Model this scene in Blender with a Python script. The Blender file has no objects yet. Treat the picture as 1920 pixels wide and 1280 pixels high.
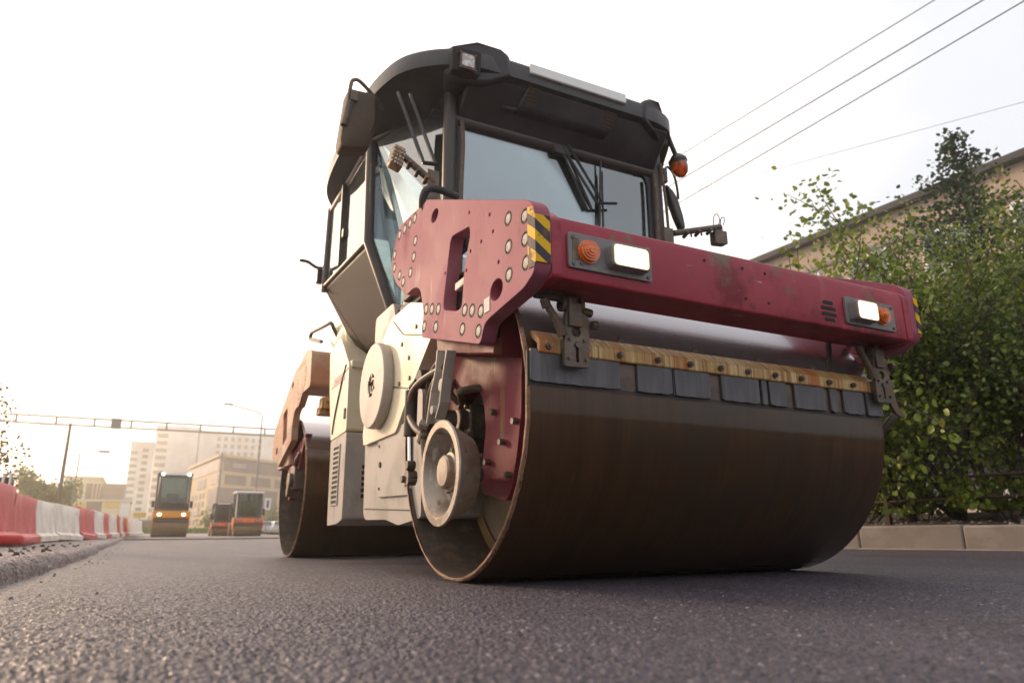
import bpy, bmesh, math, random
import numpy as np
from mathutils import Vector, Matrix
PI = math.pi
R = math.radians
SC = bpy.context.scene
COL = SC.collection

# ------------------------------------------------------------------ camera
cam_d = bpy.data.cameras.new('camera')
cam = bpy.data.objects.new('camera', cam_d)
COL.objects.link(cam)
SC.camera = cam
CAM = Vector((-2.0604, -2.7352, 0.173))
YAW, PITCH, ROLL, FPX = 0.475, 0.2702, -0.0077, 1319.6
fw = Vector((math.sin(YAW)*math.cos(PITCH), math.cos(YAW)*math.cos(PITCH), math.sin(PITCH)))
rt = Vector((math.cos(YAW), -math.sin(YAW), 0))
up = rt.cross(fw)
rt2 = rt*math.cos(ROLL) + up*math.sin(ROLL)
up2 = -rt*math.sin(ROLL) + up*math.cos(ROLL)
m3 = Matrix((rt2, up2, -fw)).transposed()
cam.matrix_world = Matrix.Translation(CAM) @ m3.to_4x4()
cam_d.sensor_width = 36
cam_d.lens = FPX/1920*36
cam_d.clip_start = 0.05
cam_d.clip_end = 6000
cam_d.dof.use_dof = True
cam_d.dof.focus_distance = 2.75
cam_d.dof.aperture_fstop = 3.2

# ------------------------------------------------------------------ world, sun, exposure
SUN_EL, SUN_AZ = R(19), R(-26)          # azimuth from +Y towards +X
world = bpy.data.worlds.new('World')
SC.world = world
world.use_nodes = True
wn, wl = world.node_tree.nodes, world.node_tree.links
wn.clear()
wo = wn.new('ShaderNodeOutputWorld'); bg = wn.new('ShaderNodeBackground')
sky = wn.new('ShaderNodeTexSky'); sky.sky_type = 'NISHITA'; sky.sun_disc = False
sky.sun_elevation = SUN_EL; sky.sun_rotation = SUN_AZ
sky.dust_density = 2.5
sdir = Vector((math.sin(SUN_AZ)*math.cos(SUN_EL), math.cos(SUN_AZ)*math.cos(SUN_EL), math.sin(SUN_EL)))
tc = wn.new('ShaderNodeTexCoord'); mp = wn.new('ShaderNodeMapping')
mp.inputs['Scale'].default_value = (1, 1, 2.2)
nz = wn.new('ShaderNodeTexNoise'); nz.inputs['Scale'].default_value = 1.7; nz.inputs['Detail'].default_value = 6
wl.new(tc.outputs['Generated'], mp.inputs['Vector']); wl.new(mp.outputs[0], nz.inputs['Vector'])
dt = wn.new('ShaderNodeVectorMath'); dt.operation = 'DOT_PRODUCT'; dt.inputs[1].default_value = sdir
wl.new(tc.outputs['Generated'], dt.inputs[0])
sm = wn.new('ShaderNodeMath'); sm.operation = 'MULTIPLY_ADD'; sm.inputs[1].default_value = .55; sm.inputs[2].default_value = -.275
wl.new(nz.outputs['Fac'], sm.inputs[0])
sa = wn.new('ShaderNodeMath'); sa.operation = 'ADD'; wl.new(dt.outputs['Value'], sa.inputs[0]); wl.new(sm.outputs[0], sa.inputs[1])
cr = wn.new('ShaderNodeMapRange'); cr.inputs['From Min'].default_value = .15; cr.inputs['From Max'].default_value = 1.0
wl.new(sa.outputs[0], cr.inputs['Value'])
cc = wn.new('ShaderNodeMix'); cc.data_type = 'RGBA'; wl.new(cr.outputs[0], cc.inputs[0])
cc.inputs[6].default_value = (9.0, 9.3, 10.0, 1); cc.inputs[7].default_value = (22, 19.4, 17.2, 1)
cl = wn.new('ShaderNodeMix'); cl.data_type = 'RGBA'; cl.inputs[0].default_value = .90
wl.new(sky.outputs[0], cl.inputs[6]); wl.new(cc.outputs[2], cl.inputs[7]); wl.new(cl.outputs[2], bg.inputs['Color'])
bg.inputs['Strength'].default_value = 0.10
wl.new(bg.outputs[0], wo.inputs['Surface'])

sun_d = bpy.data.lights.new('sun', 'SUN')
sun_d.energy = 3.2; sun_d.angle = R(8); sun_d.color = (1.0, .70, .45)
sun = bpy.data.objects.new('sun', sun_d); COL.objects.link(sun)
sdir = Vector((math.sin(SUN_AZ)*math.cos(SUN_EL), math.cos(SUN_AZ)*math.cos(SUN_EL), math.sin(SUN_EL)))
sun.rotation_euler = (-sdir).to_track_quat('-Z', 'Y').to_euler()
SC.view_settings.view_transform = 'Standard'
SC.view_settings.look = 'None'
SC.view_settings.exposure = 0.22
SC.view_settings.gamma = 1
SC.render.engine = 'CYCLES'
SC.cycles.use_denoising = True

# ------------------------------------------------------------------ materials
def mat(name, base, rough=.5, metal=0.0, layers=(), bump=None, rvar=0.0, coat=0, spec=.5, coord='Object'):
    """layers: (colour, scale, lo, hi, (sx,sy,sz)) noise blends over the base"""
    m = bpy.data.materials.new(name); m.use_nodes = True
    n, l = m.node_tree.nodes, m.node_tree.links
    b = n['Principled BSDF']
    b.inputs['Roughness'].default_value = rough; b.inputs['Metallic'].default_value = metal
    b.inputs['Specular IOR Level'].default_value = spec
    if coat: b.inputs['Coat Weight'].default_value = coat; b.inputs['Coat Roughness'].default_value = .15
    t = n.new('ShaderNodeTexCoord')
    cur = n.new('ShaderNodeRGB'); cur.outputs[0].default_value = (*base, 1); out = cur.outputs[0]
    lastf = None
    for i, (c, s, lo, hi, st) in enumerate(layers):
        mpn = n.new('ShaderNodeMapping'); mpn.inputs['Scale'].default_value = st
        mpn.inputs['Location'].default_value = (i*3.7, i*1.9, i*5.1)
        l.new(t.outputs[coord], mpn.inputs['Vector'])
        no = n.new('ShaderNodeTexNoise'); no.inputs['Scale'].default_value = s; no.inputs['Detail'].default_value = 6
        no.inputs['Roughness'].default_value = .62
        l.new(mpn.outputs[0], no.inputs['Vector'])
        mr = n.new('ShaderNodeMapRange'); mr.interpolation_type = 'SMOOTHSTEP'
        mr.inputs['From Min'].default_value = lo; mr.inputs['From Max'].default_value = hi
        l.new(no.outputs['Fac'], mr.inputs['Value'])
        mx = n.new('ShaderNodeMix'); mx.data_type = 'RGBA'
        l.new(mr.outputs[0], mx.inputs[0]); l.new(out, mx.inputs[6]); mx.inputs[7].default_value = (*c, 1)
        out = mx.outputs[2]; lastf = mr.outputs[0]
        if i == 0 and rvar:
            rr = n.new('ShaderNodeMapRange'); rr.inputs['To Min'].default_value = rough; rr.inputs['To Max'].default_value = min(1, rough+rvar)
            l.new(mr.outputs[0], rr.inputs['Value']); l.new(rr.outputs[0], b.inputs['Roughness'])
    l.new(out, b.inputs['Base Color'])
    if bump:
        s, k, d = bump
        no = n.new('ShaderNodeTexNoise'); no.inputs['Scale'].default_value = s; no.inputs['Detail'].default_value = 4
        l.new(t.outputs[coord], no.inputs['Vector'])
        bp = n.new('ShaderNodeBump'); bp.inputs['Strength'].default_value = k; bp.inputs['Distance'].default_value = d
        l.new(no.outputs['Fac'], bp.inputs['Height']); l.new(bp.outputs[0], b.inputs['Normal'])
    return m

def emit(name, col, s):
    m = bpy.data.materials.new(name); m.use_nodes = True
    b = m.node_tree.nodes['Principled BSDF']
    b.inputs['Base Color'].default_value = (.8, .8, .8, 1)
    b.inputs['Emission Color'].default_value = (*col, 1); b.inputs['Emission Strength'].default_value = s
    b.inputs['Roughness'].default_value = .15
    return m

def glass_mat(name, tint, refl=.12, rough=.02):
    m = bpy.data.materials.new(name); m.use_nodes = True
    n, l = m.node_tree.nodes, m.node_tree.links
    n.remove(n['Principled BSDF'])
    o = n['Material Output']
    tr = n.new('ShaderNodeBsdfTransparent'); tr.inputs[0].default_value = (*tint, 1)
    gl = n.new('ShaderNodeBsdfGlossy'); gl.inputs['Roughness'].default_value = rough; gl.inputs[0].default_value = (.86, .90, .92, 1)
    df = n.new('ShaderNodeBsdfDiffuse'); df.inputs[0].default_value = (.35, .37, .36, 1)
    fr = n.new('ShaderNodeFresnel'); fr.inputs[0].default_value = 1.5
    ad = n.new('ShaderNodeMath'); ad.operation = 'ADD'; ad.use_clamp = True; ad.inputs[1].default_value = refl
    l.new(fr.outputs[0], ad.inputs[0])
    mx = n.new('ShaderNodeMixShader'); l.new(ad.outputs[0], mx.inputs[0]); l.new(tr.outputs[0], mx.inputs[1]); l.new(gl.outputs[0], mx.inputs[2])
    # a thin film of dust
    m2 = n.new('ShaderNodeMixShader'); t = n.new('ShaderNodeTexCoord'); no = n.new('ShaderNodeTexNoise')
    no.inputs['Scale'].default_value = 2.5; no.inputs['Detail'].default_value = 5; l.new(t.outputs['Object'], no.inputs['Vector'])
    mr = n.new('ShaderNodeMapRange'); mr.inputs['From Min'].default_value = .3; mr.inputs['From Max'].default_value = .8
    mr.inputs['To Min'].default_value = .01; mr.inputs['To Max'].default_value = .09
    l.new(no.outputs['Fac'], mr.inputs['Value']); l.new(mr.outputs[0], m2.inputs[0])
    l.new(mx.outputs[0], m2.inputs[1]); l.new(df.outputs[0], m2.inputs[2]); l.new(m2.outputs[0], o.inputs['Surface'])
    return m

def hazard_mat():
    m = bpy.data.materials.new('hazard_stripes'); m.use_nodes = True
    n, l = m.node_tree.nodes, m.node_tree.links; b = n['Principled BSDF']
    t = n.new('ShaderNodeTexCoord'); sp = n.new('ShaderNodeSeparateXYZ'); l.new(t.outputs['Object'], sp.inputs[0])
    def ma(op, a, bb):
        k = n.new('ShaderNodeMath'); k.operation = op
        for i, v in enumerate((a, bb)):
            if isinstance(v, (int, float)): k.inputs[i].default_value = v
            else: l.new(v, k.inputs[i])
        return k.outputs[0]
    # stripes slant down to the machine's middle on the front, the other way on the side
    s = ma('ADD', sp.outputs['Z'], ma('SUBTRACT', ma('MULTIPLY', sp.outputs['X'], .75), ma('MULTIPLY', sp.outputs['Y'], .75)))
    f = ma('FRACT', ma('ADD', ma('MULTIPLY', s, 12.5), 10.35), 0)
    g = ma('GREATER_THAN', f, .5)
    no = n.new('ShaderNodeTexNoise'); no.inputs['Scale'].default_value = 22; no.inputs['Detail'].default_value = 5
    l.new(t.outputs['Object'], no.inputs['Vector'])
    w = n.new('ShaderNodeMapRange'); w.inputs['From Min'].default_value = .56; w.inputs['From Max'].default_value = .66
    l.new(no.outputs['Fac'], w.inputs['Value'])
    mx = n.new('ShaderNodeMix'); mx.data_type = 'RGBA'; l.new(g, mx.inputs[0])
    mx.inputs[6].default_value = (.72, .42, .02, 1); mx.inputs[7].default_value = (.06, .05, .06, 1)
    m2 = n.new('ShaderNodeMix'); m2.data_type = 'RGBA'; l.new(w.outputs[0], m2.inputs[0]); l.new(mx.outputs[2], m2.inputs[6])
    m2.inputs[7].default_value = (.14, .08, .05, 1)
    l.new(m2.outputs[2], b.inputs['Base Color']); b.inputs['Roughness'].default_value = .6; b.inputs['Specular IOR Level'].default_value = .15
    return m

def leaf_mat(name, c1, c2, c3):
    m = bpy.data.materials.new(name); m.use_nodes = True
    n, l = m.node_tree.nodes, m.node_tree.links; b = n['Principled BSDF']; o = n['Material Output']
    g = n.new('ShaderNodeNewGeometry'); r = n.new('ShaderNodeValToRGB'); e = r.color_ramp
    e.elements[0].color = (*c1, 1); e.elements[1].color = (*c3, 1); k = e.elements.new(.72); k.color = (*c2, 1)
    k2 = e.elements.new(.95); k2.color = (*c2, 1)
    l.new(g.outputs['Random Per Island'], r.inputs[0]); l.new(r.outputs[0], b.inputs['Base Color'])
    b.inputs['Roughness'].default_value = .42; b.inputs['Specular IOR Level'].default_value = .4
    tl = n.new('ShaderNodeBsdfTranslucent'); l.new(r.outputs[0], tl.inputs[0])
    mx = n.new('ShaderNodeMixShader'); mx.inputs[0].default_value = .35
    l.new(b.outputs[0], mx.inputs[1]); l.new(tl.outputs[0], mx.inputs[2]); l.new(mx.outputs[0], o.inputs['Surface'])
    return m

def asphalt_mat(name, dark, mid, light, scale=95, bumpd=.004, rough=.62, pale=.93):
    m = bpy.data.materials.new(name); m.use_nodes = True
    n, l = m.node_tree.nodes, m.node_tree.links; b = n['Principled BSDF']
    t = n.new('ShaderNodeTexCoord')
    v = n.new('ShaderNodeTexVoronoi'); v.inputs['Scale'].default_value = scale; v.inputs['Randomness'].default_value = 1
    l.new(t.outputs['Object'], v.inputs['Vector'])
    sx = n.new('ShaderNodeSeparateColor'); l.new(v.outputs['Color'], sx.inputs[0])
    r = n.new('ShaderNodeValToRGB'); e = r.color_ramp
    e.elements[0].color = (*dark, 1); e.elements[1].color = (*light, 1); k = e.elements.new(.55); k.color = (*mid, 1)
    k = e.elements.new(pale); k.color = (*mid, 1)
    l.new(sx.outputs[0], r.inputs[0])
    no = n.new('ShaderNodeTexNoise'); no.inputs['Scale'].default_value = 1.6; no.inputs['Detail'].default_value = 6
    mpn = n.new('ShaderNodeMapping'); mpn.inputs['Scale'].default_value = (1.5, .22, 1); l.new(t.outputs['Object'], mpn.inputs['Vector'])
    l.new(mpn.outputs[0], no.inputs['Vector'])
    mr = n.new('ShaderNodeMapRange'); mr.inputs['From Min'].default_value = .3; mr.inputs['From Max'].default_value = .7
    mr.inputs['To Min'].default_value = .75; mr.inputs['To Max'].default_value = 1.3
    l.new(no.outputs['Fac'], mr.inputs['Value'])
    mu = n.new('ShaderNodeMix'); mu.data_type = 'RGBA'; mu.blend_type = 'MULTIPLY'; mu.inputs[0].default_value = 1
    l.new(r.outputs[0], mu.inputs[6]); l.new(mr.outputs[0], mu.inputs[7]); l.new(mu.outputs[2], b.inputs['Base Color'])
    b.inputs['Roughness'].default_value = rough
    rr = n.new('ShaderNodeMapRange'); rr.inputs['To Min'].default_value = rough-.17; rr.inputs['To Max'].default_value = rough+.15
    l.new(sx.outputs[1], rr.inputs['Value']); l.new(rr.outputs[0], b.inputs['Roughness'])
    v2 = n.new('ShaderNodeTexVoronoi'); v2.inputs['Scale'].default_value = scale*1.6; l.new(t.outputs['Object'], v2.inputs['Vector'])
    bp = n.new('ShaderNodeBump'); bp.inputs['Strength'].default_value = .8; bp.inputs['Distance'].default_value = bumpd; bp.invert = True
    l.new(v2.outputs['Distance'], bp.inputs['Height']); l.new(bp.outputs[0], b.inputs['Normal'])
    return m

def brick_mat():
    m = bpy.data.materials.new('pale_brick'); m.use_nodes = True
    n, l = m.node_tree.nodes, m.node_tree.links; b = n['Principled BSDF']
    t = n.new('ShaderNodeTexCoord'); sp = n.new('ShaderNodeSeparateXYZ'); cb = n.new('ShaderNodeCombineXYZ')
    l.new(t.outputs['Object'], sp.inputs[0]); l.new(sp.outputs['Y'], cb.inputs['X']); l.new(sp.outputs['Z'], cb.inputs['Y'])
    br = n.new('ShaderNodeTexBrick'); l.new(cb.outputs[0], br.inputs['Vector'])
    br.inputs['Scale'].default_value = 1; br.inputs['Brick Width'].default_value = .26; br.inputs['Row Height'].default_value = .085
    br.inputs['Mortar Size'].default_value = .008
    br.inputs['Color1'].default_value = (.52, .39, .30, 1); br.inputs['Color2'].default_value = (.44, .32, .25, 1)
    br.inputs['Mortar'].default_value = (.33, .28, .23, 1)
    no = n.new('ShaderNodeTexNoise'); no.inputs['Scale'].default_value = 1.6; no.inputs['Detail'].default_value = 7
    l.new(t.outputs['Object'], no.inputs['Vector'])
    mr = n.new('ShaderNodeMapRange'); mr.inputs['From Min'].default_value = .60; mr.inputs['From Max'].default_value = .66
    l.new(no.outputs['Fac'], mr.inputs['Value'])
    mx = n.new('ShaderNodeMix'); mx.data_type = 'RGBA'; l.new(mr.outputs[0], mx.inputs[0]); l.new(br.outputs[0], mx.inputs[6])
    mx.inputs[7].default_value = (.36, .16, .09, 1)
    l.new(mx.outputs[2], b.inputs['Base Color']); b.inputs['Roughness'].default_value = .9
    return m

U = (1, 1, 1)
MT = {}
MT['red'] = mat('burgundy_paint', (.29, .011, .030), .36, 0, [((.35, .040, .060), 1.6, .42, .68, (1, 1, 1.5)), ((.18, .004, .015), 2.7, .54, .66, U), ((.46, .25, .22), 34, .66, .74, (.25, 1, 1)), ((.09, .035, .02), 15, .63, .70, (1, 1, .5)),
          ((.40, .10, .12), 9, .58, .76, (1, 1, .25)), ((.15, .09, .05), 4.2, .60, .68, (1, 1, .7)), ((.33, .25, .22), 60, .70, .78, U)], (180, .06, .002), .22, .05, .35)
MT['pink'] = mat('veiled_red_paint', (.30, .085, .12), .6, 0, [((.40, .16, .19), 2.2, .42, .68, U), ((.22, .040, .062), 3.5, .52, .72, (1, 1, .5)),  # side plate red made paler and pinker, a veil of flare in the colour
          ((.50, .34, .28), 9, .60, .78, (1, 1, .3)), ((.22, .07, .07), 40, .64, .72, (1, 1, .4)), ((.16, .07, .05), 18, .66, .74, U)], (150, .08, .002), .15, 0, .14)
MT['pinkrear'] = mat('flare_tinted_red', (.42, .20, .12), .55, 0, [((.50, .33, .22), 2.2, .40, .66, U), ((.34, .10, .08), 4.5, .55, .75, (1, 1, .5))], (150, .08, .002), 0, 0, .2)  # rear red shifted to tan so its colour carries the flare veil
MT['fork'] = mat('worn_red_paint', (.17, .022, .034), .5, 0, [((.18, .05, .052), 3, .42, .68, U), ((.22, .13, .06), 5, .58, .72, (2, 2, .35)), ((.10, .05, .03), 8, .58, .72, U)], (60, .15, .004), .2, 0, .12)
MT['cream'] = mat('cream_paint', (.80, .70, .50), .42, 0, [((.70, .58, .40), 2, .45, .75, U), ((.42, .32, .20), 7, .60, .78, (1, 1, .25)), ((.30, .22, .14), 40, .68, .76, U)], (120, .04, .002), .2, 0, .2)
MT['grey'] = mat('grey_paint', (.42, .37, .32), .5, 0, [((.33, .29, .245), 2.4, .45, .7, U), ((.22, .165, .115), 6, .55, .75, (1, 1, .35)), ((.16, .12, .08), 40, .68, .75, U)], (120, .06, .002), .2, 0, .2)
MT['discgrey'] = mat('dusty_grey_paint', (.46, .40, .34), .55, 0, [((.36, .30, .25), 3, .45, .7, U), ((.28, .20, .13), 16, .6, .78, U)], (90, .08, .002))
MT['black'] = mat('black_moulding', (.022, .018, .020), .42, 0, [((.05, .043, .043), 3, .45, .75, U)], (320, .12, .0015), .18)
MT['panel'] = mat('dark_textured_panel', (.075, .050, .036), .55, 0, [((.11, .075, .052), 3, .45, .75, U), ((.22, .17, .12), 70, .70, .76, U)], (420, .25, .0015), .1, 0, .25)
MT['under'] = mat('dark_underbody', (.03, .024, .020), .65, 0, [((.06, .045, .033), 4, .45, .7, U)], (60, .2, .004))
MT['frame'] = mat('dark_cab_frame', (.055, .042, .038), .42, 0, [((.09, .07, .06), 4, .5, .75, U)], (200, .08, .001))
MT['drum'] = mat('drum_steel', (.064, .031, .0135), .42, .30, [((.047, .023, .010), 3.0, .40, .66, (5, .5, .5)), ((.080, .041, .019), 11, .50, .74, (9, .4, .4)), ((.042, .026, .016), 1.6, .45, .66, (1, 1, 1)), ((.17, .12, .08), 170, .74, .82, U)], None, .06, 1.0, .12)
MT['drum'].node_tree.nodes['Principled BSDF'].inputs['Coat Roughness'].default_value = .09; MT['drum'].node_tree.nodes['Principled BSDF'].inputs['Coat IOR'].default_value = 1.28
def wet_sheen_top(m):  # wet upper drum; its bright sky sheen is painted in as pale grey
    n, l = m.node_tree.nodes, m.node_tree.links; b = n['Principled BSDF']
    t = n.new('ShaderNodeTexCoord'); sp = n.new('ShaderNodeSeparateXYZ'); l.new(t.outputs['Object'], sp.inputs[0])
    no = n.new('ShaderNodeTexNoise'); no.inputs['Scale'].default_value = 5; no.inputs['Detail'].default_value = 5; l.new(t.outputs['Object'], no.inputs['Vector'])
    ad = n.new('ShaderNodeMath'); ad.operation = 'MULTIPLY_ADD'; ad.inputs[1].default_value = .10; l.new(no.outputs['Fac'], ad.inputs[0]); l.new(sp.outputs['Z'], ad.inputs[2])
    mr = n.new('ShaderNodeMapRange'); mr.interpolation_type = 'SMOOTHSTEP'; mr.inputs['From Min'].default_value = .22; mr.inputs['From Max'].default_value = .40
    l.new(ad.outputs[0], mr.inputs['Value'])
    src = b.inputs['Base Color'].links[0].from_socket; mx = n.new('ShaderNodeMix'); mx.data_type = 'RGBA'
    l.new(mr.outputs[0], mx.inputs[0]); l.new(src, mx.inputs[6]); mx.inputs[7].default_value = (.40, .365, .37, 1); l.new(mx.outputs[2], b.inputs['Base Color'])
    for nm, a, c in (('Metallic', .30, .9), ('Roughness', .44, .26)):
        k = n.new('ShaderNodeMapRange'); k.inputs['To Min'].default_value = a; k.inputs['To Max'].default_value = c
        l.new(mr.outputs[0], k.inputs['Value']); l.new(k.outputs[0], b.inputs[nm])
wet_sheen_top(MT['drum'])
MT['rim'] = mat('rusty_rim', (.20, .105, .06), .6, .3, [((.11, .06, .035), 14, .45, .6, U), ((.46, .34, .26), 40, .60, .7, U)], (90, .5, .006))
MT['web'] = mat('dusty_drum_web', (.34, .26, .17), .62, .1, [((.24, .175, .11), 3, .42, .66, U), ((.33, .18, .06), 5, .56, .72, (1, 3, 1)), ((.09, .06, .04), 20, .62, .74, U)], (60, .15, .003))
MT['bowl'] = mat('dusty_bare_steel', (.34, .28, .22), .5, .35, [((.20, .15, .11), 5, .42, .64, U), ((.46, .41, .35), 9, .55, .70, (3, 1, 1)), ((.16, .08, .04), 24, .60, .70, U)], (90, .2, .003))
MT['iron'] = mat('dirty_iron', (.11, .085, .068), .5, .5, [((.20, .15, .11), 12, .46, .7, U), ((.16, .07, .03), 20, .56, .7, U)], (90, .25, .003))
MT['rail'] = mat('stained_scraper_steel', (.44, .27, .09), .5, .1, [((.62, .44, .22), 12, .46, .64, (5, 1, .12)), ((.30, .13, .03), 14, .48, .60, (5, 1, .10)), ((.40, .12, .02), 3, .55, .66, (4, .3, .1)), ((.16, .08, .03), 40, .66, .76, (1, 1, .4))], (60, .1, .002))
MT['rubber'] = mat('worn_grey_rubber', (.075, .070, .072), .55, 0, [((.115, .108, .112), 5, .40, .64, (3, 1, .5)), ((.06, .045, .035), 6, .58, .68, (4, 1, .4)), ((.26, .22, .18), 26, .66, .78, (2, 1, .3))], (80, .1, .002))
MT['ooze2'] = mat('ochre_stain', (.26, .14, .04), .6, 0, [((.14, .08, .03), 5, .45, .65, U)])
MT['ooze'] = mat('brown_emulsion', (.10, .05, .025), .35, 0, [((.05, .025, .012), 8, .45, .6, U)], (50, .3, .005))
MT['bolt'] = mat('bolt_steel', (.50, .45, .38), .6, 0, [((.30, .25, .20), 60, .45, .65, U)], (300, .2, .002), 0, 0, .15)
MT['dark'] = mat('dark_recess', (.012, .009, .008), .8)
MT['hose'] = mat('brown_hose', (.10, .062, .036), .5, 0, [((.17, .11, .07), 20, .5, .7, U)])
MT['chrome'] = mat('bright_rod', (.7, .68, .66), .15, 1)
MT['lampgrey'] = mat('grey_lamp_plate', (.17, .155, .15), .45, 0, [((.24, .21, .19), 12, .5, .7, U), ((.10, .05, .03), 16, .62, .72, U)])
MT['white'] = mat('white_paint', (.80, .79, .76), .45, 0, [((.62, .59, .54), 3, .52, .8, U)])
MT['amber'] = mat('amber_lens', (.75, .16, .01), .12, 0, [((.55, .08, .005), 30, .45, .6, (1, 1, 4))], None, 0, .6)
MT['beacon'] = mat('orange_beacon_lens', (.85, .17, .005), .10, 0, [((.45, .03, .002), 9, .45, .62, U)], None, 0, .6)
MT['beacon'].node_tree.nodes['Principled BSDF'].inputs['Transmission Weight'].default_value = .35
MT['light'] = emit('lit_headlight', (1, .93, .74), 4.0)
MT['lampedge'] = emit('glowing_lens_edge', (1, .62, .16), .9)
MT['lens'] = mat('clear_lamp_lens', (.35, .30, .28), .08, .3, [((.65, .6, .56), 25, .45, .6, U)])
MT['hazard'] = hazard_mat()
MT['glass'] = glass_mat('tinted_glass', (.80, .88, .875), .19)
MT['mirror'] = mat('mirror_face', (.6, .62, .64), .05, 1)
MT['seat'] = mat('seat_fabric', (.03, .03, .032), .8)
MT['sticker'] = mat('white_sticker', (.62, .57, .54), .6, 0, [((.40, .34, .32), 60, .55, .62, (1, 1, 3))], None, 0, 0, .15)
MT['decal'] = mat('red_decal', (.40, .07, .04), .5)
MT['yellowdecal'] = mat('yellow_decal', (.75, .42, .06), .5)
MT['asphalt'] = asphalt_mat('fresh_asphalt', (.018, .016, .020), (.066, .053, .067), (.21, .18, .20), 125, .0022, .60, .965)
MT['asphalt2'] = asphalt_mat('coarse_asphalt', (.08, .062, .06), (.22, .18, .18), (.40, .34, .33), 80, .008, .66, .9)
MT['oldroad'] = mat('worn_pavement', (.22, .20, .19), .85, 0, [((.30, .28, .27), .8, .4, .65, U), ((.16, .145, .14), 8, .5, .7, U)], (90, .4, .004))
MT['concrete'] = mat('kerb_concrete', (.21, .18, .16), .85, 0, [((.27, .235, .21), 2.5, .42, .66, U), ((.20, .155, .12), 6, .55, .72, (1, 1, 2)), ((.12, .09, .07), 18, .66, .74, (1, 1, .3))], (70, .35, .004))
MT['soil'] = mat('dark_soil', (.060, .045, .036), .95, 0, [((.11, .085, .07), 5, .45, .65, U), ((.22, .19, .165), 30, .62, .70, U), ((.025, .018, .014), 12, .55, .7, U)], (26, 1.0, .04))
MT['earth'] = mat('ground_earth', (.10, .09, .06), .95, 0, [((.07, .10, .035), .3, .4, .6, U)])
MT['bark'] = mat('bark', (.055, .040, .030), .9, 0, [((.10, .078, .06), 12, .45, .65, (1, 1, .3))], (40, .5, .01))
MT['leaf'] = leaf_mat('leaf_green', (.058, .102, .014), (.175, .23, .03), (.30, .27, .035))
MT['leafdark'] = leaf_mat('leaf_dark_green', (.042, .078, .014), (.125, .175, .028), (.21, .22, .03))
MT['leafyellow'] = leaf_mat('leaf_yellow_green', (.085, .14, .016), (.21, .26, .032), (.40, .29, .04))
MT['needle'] = leaf_mat('needle_green', (.016, .040, .016), (.034, .062, .022), (.06, .08, .025))
MT['leaforange'] = leaf_mat('leaf_autumn', (.10, .10, .03), (.20, .15, .05), (.32, .17, .05))
MT['brick'] = brick_mat()
MT['roofdark'] = mat('dark_roof_edge', (.035, .03, .03), .7)
MT['pane'] = mat('window_pane', (.10, .13, .15), .08, 0, [((.30, .33, .34), .9, .45, .6, U)])
MT['paneDark'] = mat('dark_window_pane', (.09, .06, .05), .25)
MT['wframe'] = mat('white_window_frame', (.75, .75, .74), .5)
MT['towerw'] = mat('white_facade', (.84, .82, .79), .8, 0, [((.66, .62, .57), .2, .4, .6, U)])
MT['beigew'] = mat('beige_facade', (.66, .50, .31), .8, 0, [((.60, .44, .27), .3, .4, .6, U)])
MT['creamw'] = mat('cream_facade', (.72, .62, .40), .8)
MT['greyw'] = mat('grey_glazed_facade', (.22, .20, .18), .5)
MT['yelloww'] = mat('yellow_facade', (.72, .46, .06), .7)
MT['brownglass'] = mat('brown_glazing', (.19, .125, .10), .35, 0, [((.26, .18, .15), .4, .4, .6, U)])
MT['bred'] = mat('red_plastic', (.56, .010, .022), .5, 0, [((.60, .09, .10), 2.5, .45, .7, U), ((.25, .06, .05), 7, .55, .72, U)])
MT['bwhite'] = mat('white_plastic', (.78, .72, .64), .5, 0, [((.58, .50, .42), 2.5, .44, .7, U), ((.34, .27, .21), 7, .58, .74, U)])
MT['farglass'] = glass_mat('dark_cab_glass', (.34, .42, .40), .01)
MT['pole'] = mat('grey_pole', (.27, .24, .21), .6)
MT['poledark'] = mat('dark_pole', (.10, .075, .06), .7)
MT['yellowroller'] = mat('yellow_machine_paint', (.80, .30, .01), .45, 0, [((.60, .22, .02), 4, .5, .7, U)])
MT['orangeroller'] = mat('orange_machine_paint', (.90, .15, .005), .45, 0, [((.55, .12, .02), 4, .5, .7, U)])
MT['fardrum'] = mat('far_drum_steel', (.20, .125, .06), .5, .4, [((.14, .085, .04), 5, .45, .65, (5, 1, 1))])
MT['vest'] = mat('lime_vest', (.35, .85, .05), .7)
MT['skin'] = mat('skin', (.45, .26, .18), .6)
MT['cloth'] = mat('dark_clothing', (.05, .06, .08), .8)
MT['wire'] = mat('cable', (.05, .05, .045), .6)
MT['grass'] = leaf_mat('grass_green', (.05, .10, .015), (.10, .17, .025), (.18, .22, .04))
MT['carblue'] = mat('dark_car_paint', (.02, .024, .035), .2, 0, (), None, 0, .5)
MT['carwhite'] = mat('white_car_paint', (.7, .7, .7), .25, 0, (), None, 0, .5)
MT['cargrey'] = mat('grey_car_paint', (.16, .17, .19), .22, 0, (), None, 0, .5)
MT['tyre'] = mat('tyre', (.02, .02, .02), .8)
MT['rust'] = mat('rusty_rail', (.060, .035, .025), .8)

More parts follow.
